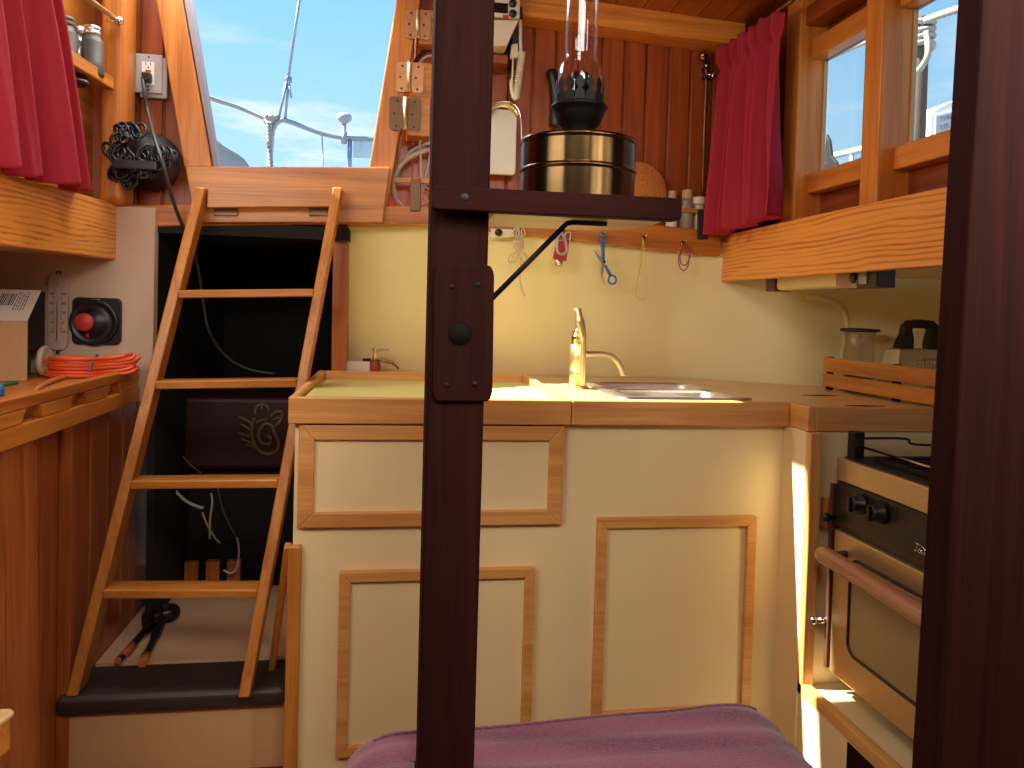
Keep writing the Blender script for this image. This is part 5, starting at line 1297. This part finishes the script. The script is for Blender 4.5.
an = thing('antenna', 'white mushroom shaped antenna clamped on the stern rail', 'antenna', O(344, 138))
ac = O(344, 138); u_ = 1 / 770 * 4.2
obj('stem', MB().lathe([(2.2 * u_, -6 * u_), (2.4 * u_, 4 * u_), (2.0 * u_, 6 * u_), (2.0 * u_, 14 * u_)], ac, 14), whitegel, an)
obj('head', MB().lathe([(2 * u_, 14 * u_), (4.5 * u_, 15.5 * u_), (5.2 * u_, 16.5 * u_), (7 * u_, 18 * u_), (7.4 * u_, 20.5 * u_), (6.4 * u_, 23 * u_), (4 * u_, 24.2 * u_), (0, 24.6 * u_)], ac, 24), whitegel, an)
obj('clamp', MB().tube([ac + V((0, 0, -.03)), ac + V((0, 0, .032))], 3 * u_, 12), alu, an)
wv_ = thing('clear_panel', 'pale clear panel hanging from the stern rail beside the right jamb', 'panel', O(362, 158))
obj('panel', MB().prism([O(353.5, 140.5), O(373, 141), O(372, 158), O(353, 158)], (0, .006, 0)), mat('pale_panel', (196, 226, 244), .2, spec=.6), wv_)
obj('clip', MB().tube([O(361.5, 139), O(361.8, 150), O(359, 153)], .006, 6).tube([O(361.8, 149), O(364, 152)], .005, 6), whitepl, wv_)
hn = thing('boat_cover', 'pale cover with a grey edge low behind the left jamb', 'cover', O(225, 160))
obj('cloth', MB().prism([O(214, 139, .02), O(222, 146, .02), O(240, 157, .02), O(250, 170, .02), O(246, 230, .02), O(205, 230, .02)], (0, .01, 0)), whitegel, hn)
obj('edge', MB().tube(spline([O(212, 138), O(222, 146), O(238, 156), O(247, 166), O(254, 180)], 5), .010, 8), mat('grey_edge', (160, 164, 176), .5), hn)
# seen through the small windows
XQ = 3.2
def Q(px, py, X=XQ): return SX(px, py, X)
pi_ = thing('mooring_pile', 'weathered mooring pile wrapped with rope outside the second window', 'pile', Q(922, 220))
pt_, pb_ = Q(919, 18), Q(917, 160); hwid = 9 / 770 * (pt_ - EYE).length
ax2 = V((pt_.x, pt_.y, 0))
obj('pole', MB().lathe([(hwid, pb_.z - 1.2), (hwid * .98, pb_.z), (hwid * .9, pt_.z - .01), (hwid * .8, pt_.z)], (pt_.x, pt_.y, 0), 18), tanpile, pi_)
dr_ = thing('dock_rope', 'thick white rope from the mooring pile past both windows', 'rope', Q(925, 25))
def twist(p, q, r, turns, n=90):
    d = (q - p).normalized(); u = d.orthogonal().normalized(); w2 = d.cross(u); out = []
    for s_ in (0, PI):
        out.append([p.lerp(q, i / n) + (u * math.cos(2 * PI * turns * i / n + s_) + w2 * math.sin(2 * PI * turns * i / n + s_)) * r * .75 for i in range(n + 1)])
    return out
m = MB()
for tpath in twist(Q(926, 20, 3.05), Q(985, 0, 3.0), .014, 20): m.tube(tpath, .013, 6)
obj('line', m, ropew, dr_)
m = MB()
for tpath in twist(Q(815, 64, 3.05), Q(870, 40, 3.05), .012, 20): m.tube(tpath, .011, 6)
obj('far_line', m, ropew, dr_)
m = MB()
for i in range(4):
    m.tube([V((pt_.x, pt_.y, pt_.z - .03 - i * .055)) + V((math.cos(t) * (hwid + .017), math.sin(t) * (hwid + .017), .02 * math.sin(t + i))) for t in [2 * PI * k / 24 for k in range(24)]], .018, 8, True)
obj('wraps', m, ropew, dr_)
obj('drop', MB().tube(spline([Q(926, 32, 2.98), Q(928, 45, 2.98), Q(927, 58, 2.98), Q(919, 70, 2.98), Q(912, 74, 2.98)], 6), .017, 8), ropew, dr_)
wr = thing('dock_railing', 'white railing of a dock beyond the small windows', 'railing', Q(880, 160, 4.5))
obj('top_rail', MB().tube([Q(815, 160, 4.5), Q(868, 148, 4.5), Q(990, 121, 4.5)], .034, 10), whitegel, wr)
for px, py in ((852, 152), (924, 136)):
    p_ = Q(px, py, 4.5); obj('post', MB().tube([p_, p_ - V((0, 0, 1.3))], .022, 8), whitegel, wr)
YQ = 5.2
sg = thing('dock_box', 'white domed dock box with a pale notice beyond the second window', 'box', SY(955, 160, YQ))
p0, p1, p2, p3 = SY(936, 116, YQ), SY(985, 104, YQ), SY(985, 155, YQ), SY(935, 155, YQ)
obj('notice', MB().prism([p0, p1, p2, p3], (0, .02, 0)), mat('pale_sign', (214, 214, 216), .7, spec=.1), sg)
d1, d2 = SY(930.5, 117, YQ + .03), SY(992, 103, YQ + .03); mid = (d1 + d2) / 2; rad = (d1 - d2).length / 2; dirr = (d2 - d1).normalized()
pr_ = [mid - dirr * rad * math.cos(a) + V((0, 0, rad * .34 * math.sin(a))) for a in [PI * i / 16 for i in range(17)]]
obj('domed_lid', MB().prism(pr_ + [d2 - V((0, 0, 1.3)), d1 - V((0, 0, 1.3))], (0, .5, 0)), mat('dock_box_white', (232, 232, 236), .5, var=.01), sg, .01)
xd = (p1 - p0).normalized()
for tx, px, py in (('TYRRO', 949, 117.5), ('2.05 NE', 949, 125.5)):
    text('notice_text', tx, .046, SY(px, py, YQ - .004), mat('notice_ink', (120, 120, 126), .6), sg, xd, V((0, 0, 1)) - xd * xd.z, 'CENTER')
# dark bow fitting low in the first window
bwf = tag(obj('deck_fitting', MB().prism([Q(826, 134, 3.9), Q(829, 140, 3.9), Q(831, 156, 3.9), Q(836, 162, 3.9), Q(838, 176, 3.9), Q(822, 176, 3.9)], (.03, 0, 0)), lead, None, .01), 'dark grey fitting of a neighbouring boat low in the first window', 'fitting')

# ================================================================== LIGHT
w = bpy.data.worlds.new('sky'); bpy.context.scene.world = w; w.use_nodes = True
nt = w.node_tree; N = nt.nodes; L = nt.links; bg = N['Background']
tc = N.new('ShaderNodeTexCoord'); sx = N.new('ShaderNodeSeparateXYZ'); L.new(tc.outputs['Generated'], sx.inputs[0])
rp = N.new('ShaderNodeValToRGB'); e = rp.color_ramp.elements
e[0].position = .0; e[0].color = lin((214, 236, 250)); e[1].position = .6; e[1].color = lin((96, 170, 232))
k = e.new(.14); k.color = lin((182, 224, 250)); k = e.new(.34); k.color = lin((146, 208, 250))
L.new(sx.outputs['Z'], rp.inputs[0])
mp = N.new('ShaderNodeMapping'); mp.inputs['Scale'].default_value = (3.2, 3.2, 14); L.new(tc.outputs['Generated'], mp.inputs[0])
mp.inputs['Location'].default_value = (1.72, .4, 1.19)
no = N.new('ShaderNodeTexNoise'); no.inputs['Scale'].default_value = 1.6; no.inputs['Detail'].default_value = 7; no.inputs['Roughness'].default_value = .6; L.new(mp.outputs[0], no.inputs['Vector'])
cr = N.new('ShaderNodeMapRange'); cr.inputs[1].default_value = .50; cr.inputs[2].default_value = .72; L.new(no.outputs['Fac'], cr.inputs[0])
fa = N.new('ShaderNodeMapRange'); fa.inputs[1].default_value = .36; fa.inputs[2].default_value = .18; L.new(sx.outputs['Z'], fa.inputs[0])
ml = N.new('ShaderNodeMath'); ml.operation = 'MULTIPLY'; L.new(cr.outputs[0], ml.inputs[0]); L.new(fa.outputs[0], ml.inputs[1])
mx = N.new('ShaderNodeMix'); mx.data_type = 'RGBA'; L.new(ml.outputs[0], mx.inputs[0]); L.new(rp.outputs[0], mx.inputs[6]); mx.inputs[7].default_value = (.95, .97, 1, 1)
L.new(mx.outputs[2], bg.inputs[0]); bg.inputs[1].default_value = 1.1

def light(kind, name, loc, energy, col=(1, 1, 1), size=.5, aim=None, size_y=None):
    l = bpy.data.lights.new(name, kind); l.energy = energy; l.color = col
    if kind == 'AREA':
        l.size = size
        if size_y: l.shape = 'RECTANGLE'; l.size_y = size_y
    o = bpy.data.objects.new(name, l); C.objects.link(o); o.location = loc
    if aim is not None: o.rotation_euler = (V(aim)).to_track_quat('-Z', 'Y').to_euler()
    return o
s = light('SUN', 'sun', (-2, 2, 4), 24.0, (1, .95, .86), aim=(.75, -.13, -.90)); s.data.angle = math.radians(.6)
# unseen fill lights added to brighten the cabin; companionway one stands for its sky
light('AREA', 'saloon_fill', (.25, -.1, 2.1), 22, (1, .93, .82), .6, (0.12, .7, -.8))  # added overhead fill; the ceiling has no hatch here
light('AREA', 'companionway_daylight', (-.5, 2.28, 2.3), 12, (1, .94, .86), .62, (.25, -.15, -1), .52)
light('AREA', 'port_fill', (-.82, .55, 1.72), 12, (1, .93, .82), .9, (.85, .75, -.02), .4)  # added to brighten the upper right; the wall here is solid
light('AREA', 'side_fill', (1.0, .2, 1.72), 14, (1, .90, .76), .3, (-.7, .9, -.25), .6)  # added fill from the right, no window built beside it
sc = bpy.context.scene
sc.view_settings.view_transform = 'Standard'; sc.view_settings.look = 'None'; sc.view_settings.gamma = 1
sc.view_settings.use_curve_mapping = False; sc.view_settings.exposure = 0.12
sc.cycles.use_denoising = True; sc.cycles.caustics_reflective = False
sc.cycles.max_bounces = 10; sc.cycles.diffuse_bounces = 6; sc.cycles.transparent_max_bounces = 12
sc.cycles.sample_clamp_indirect = 6
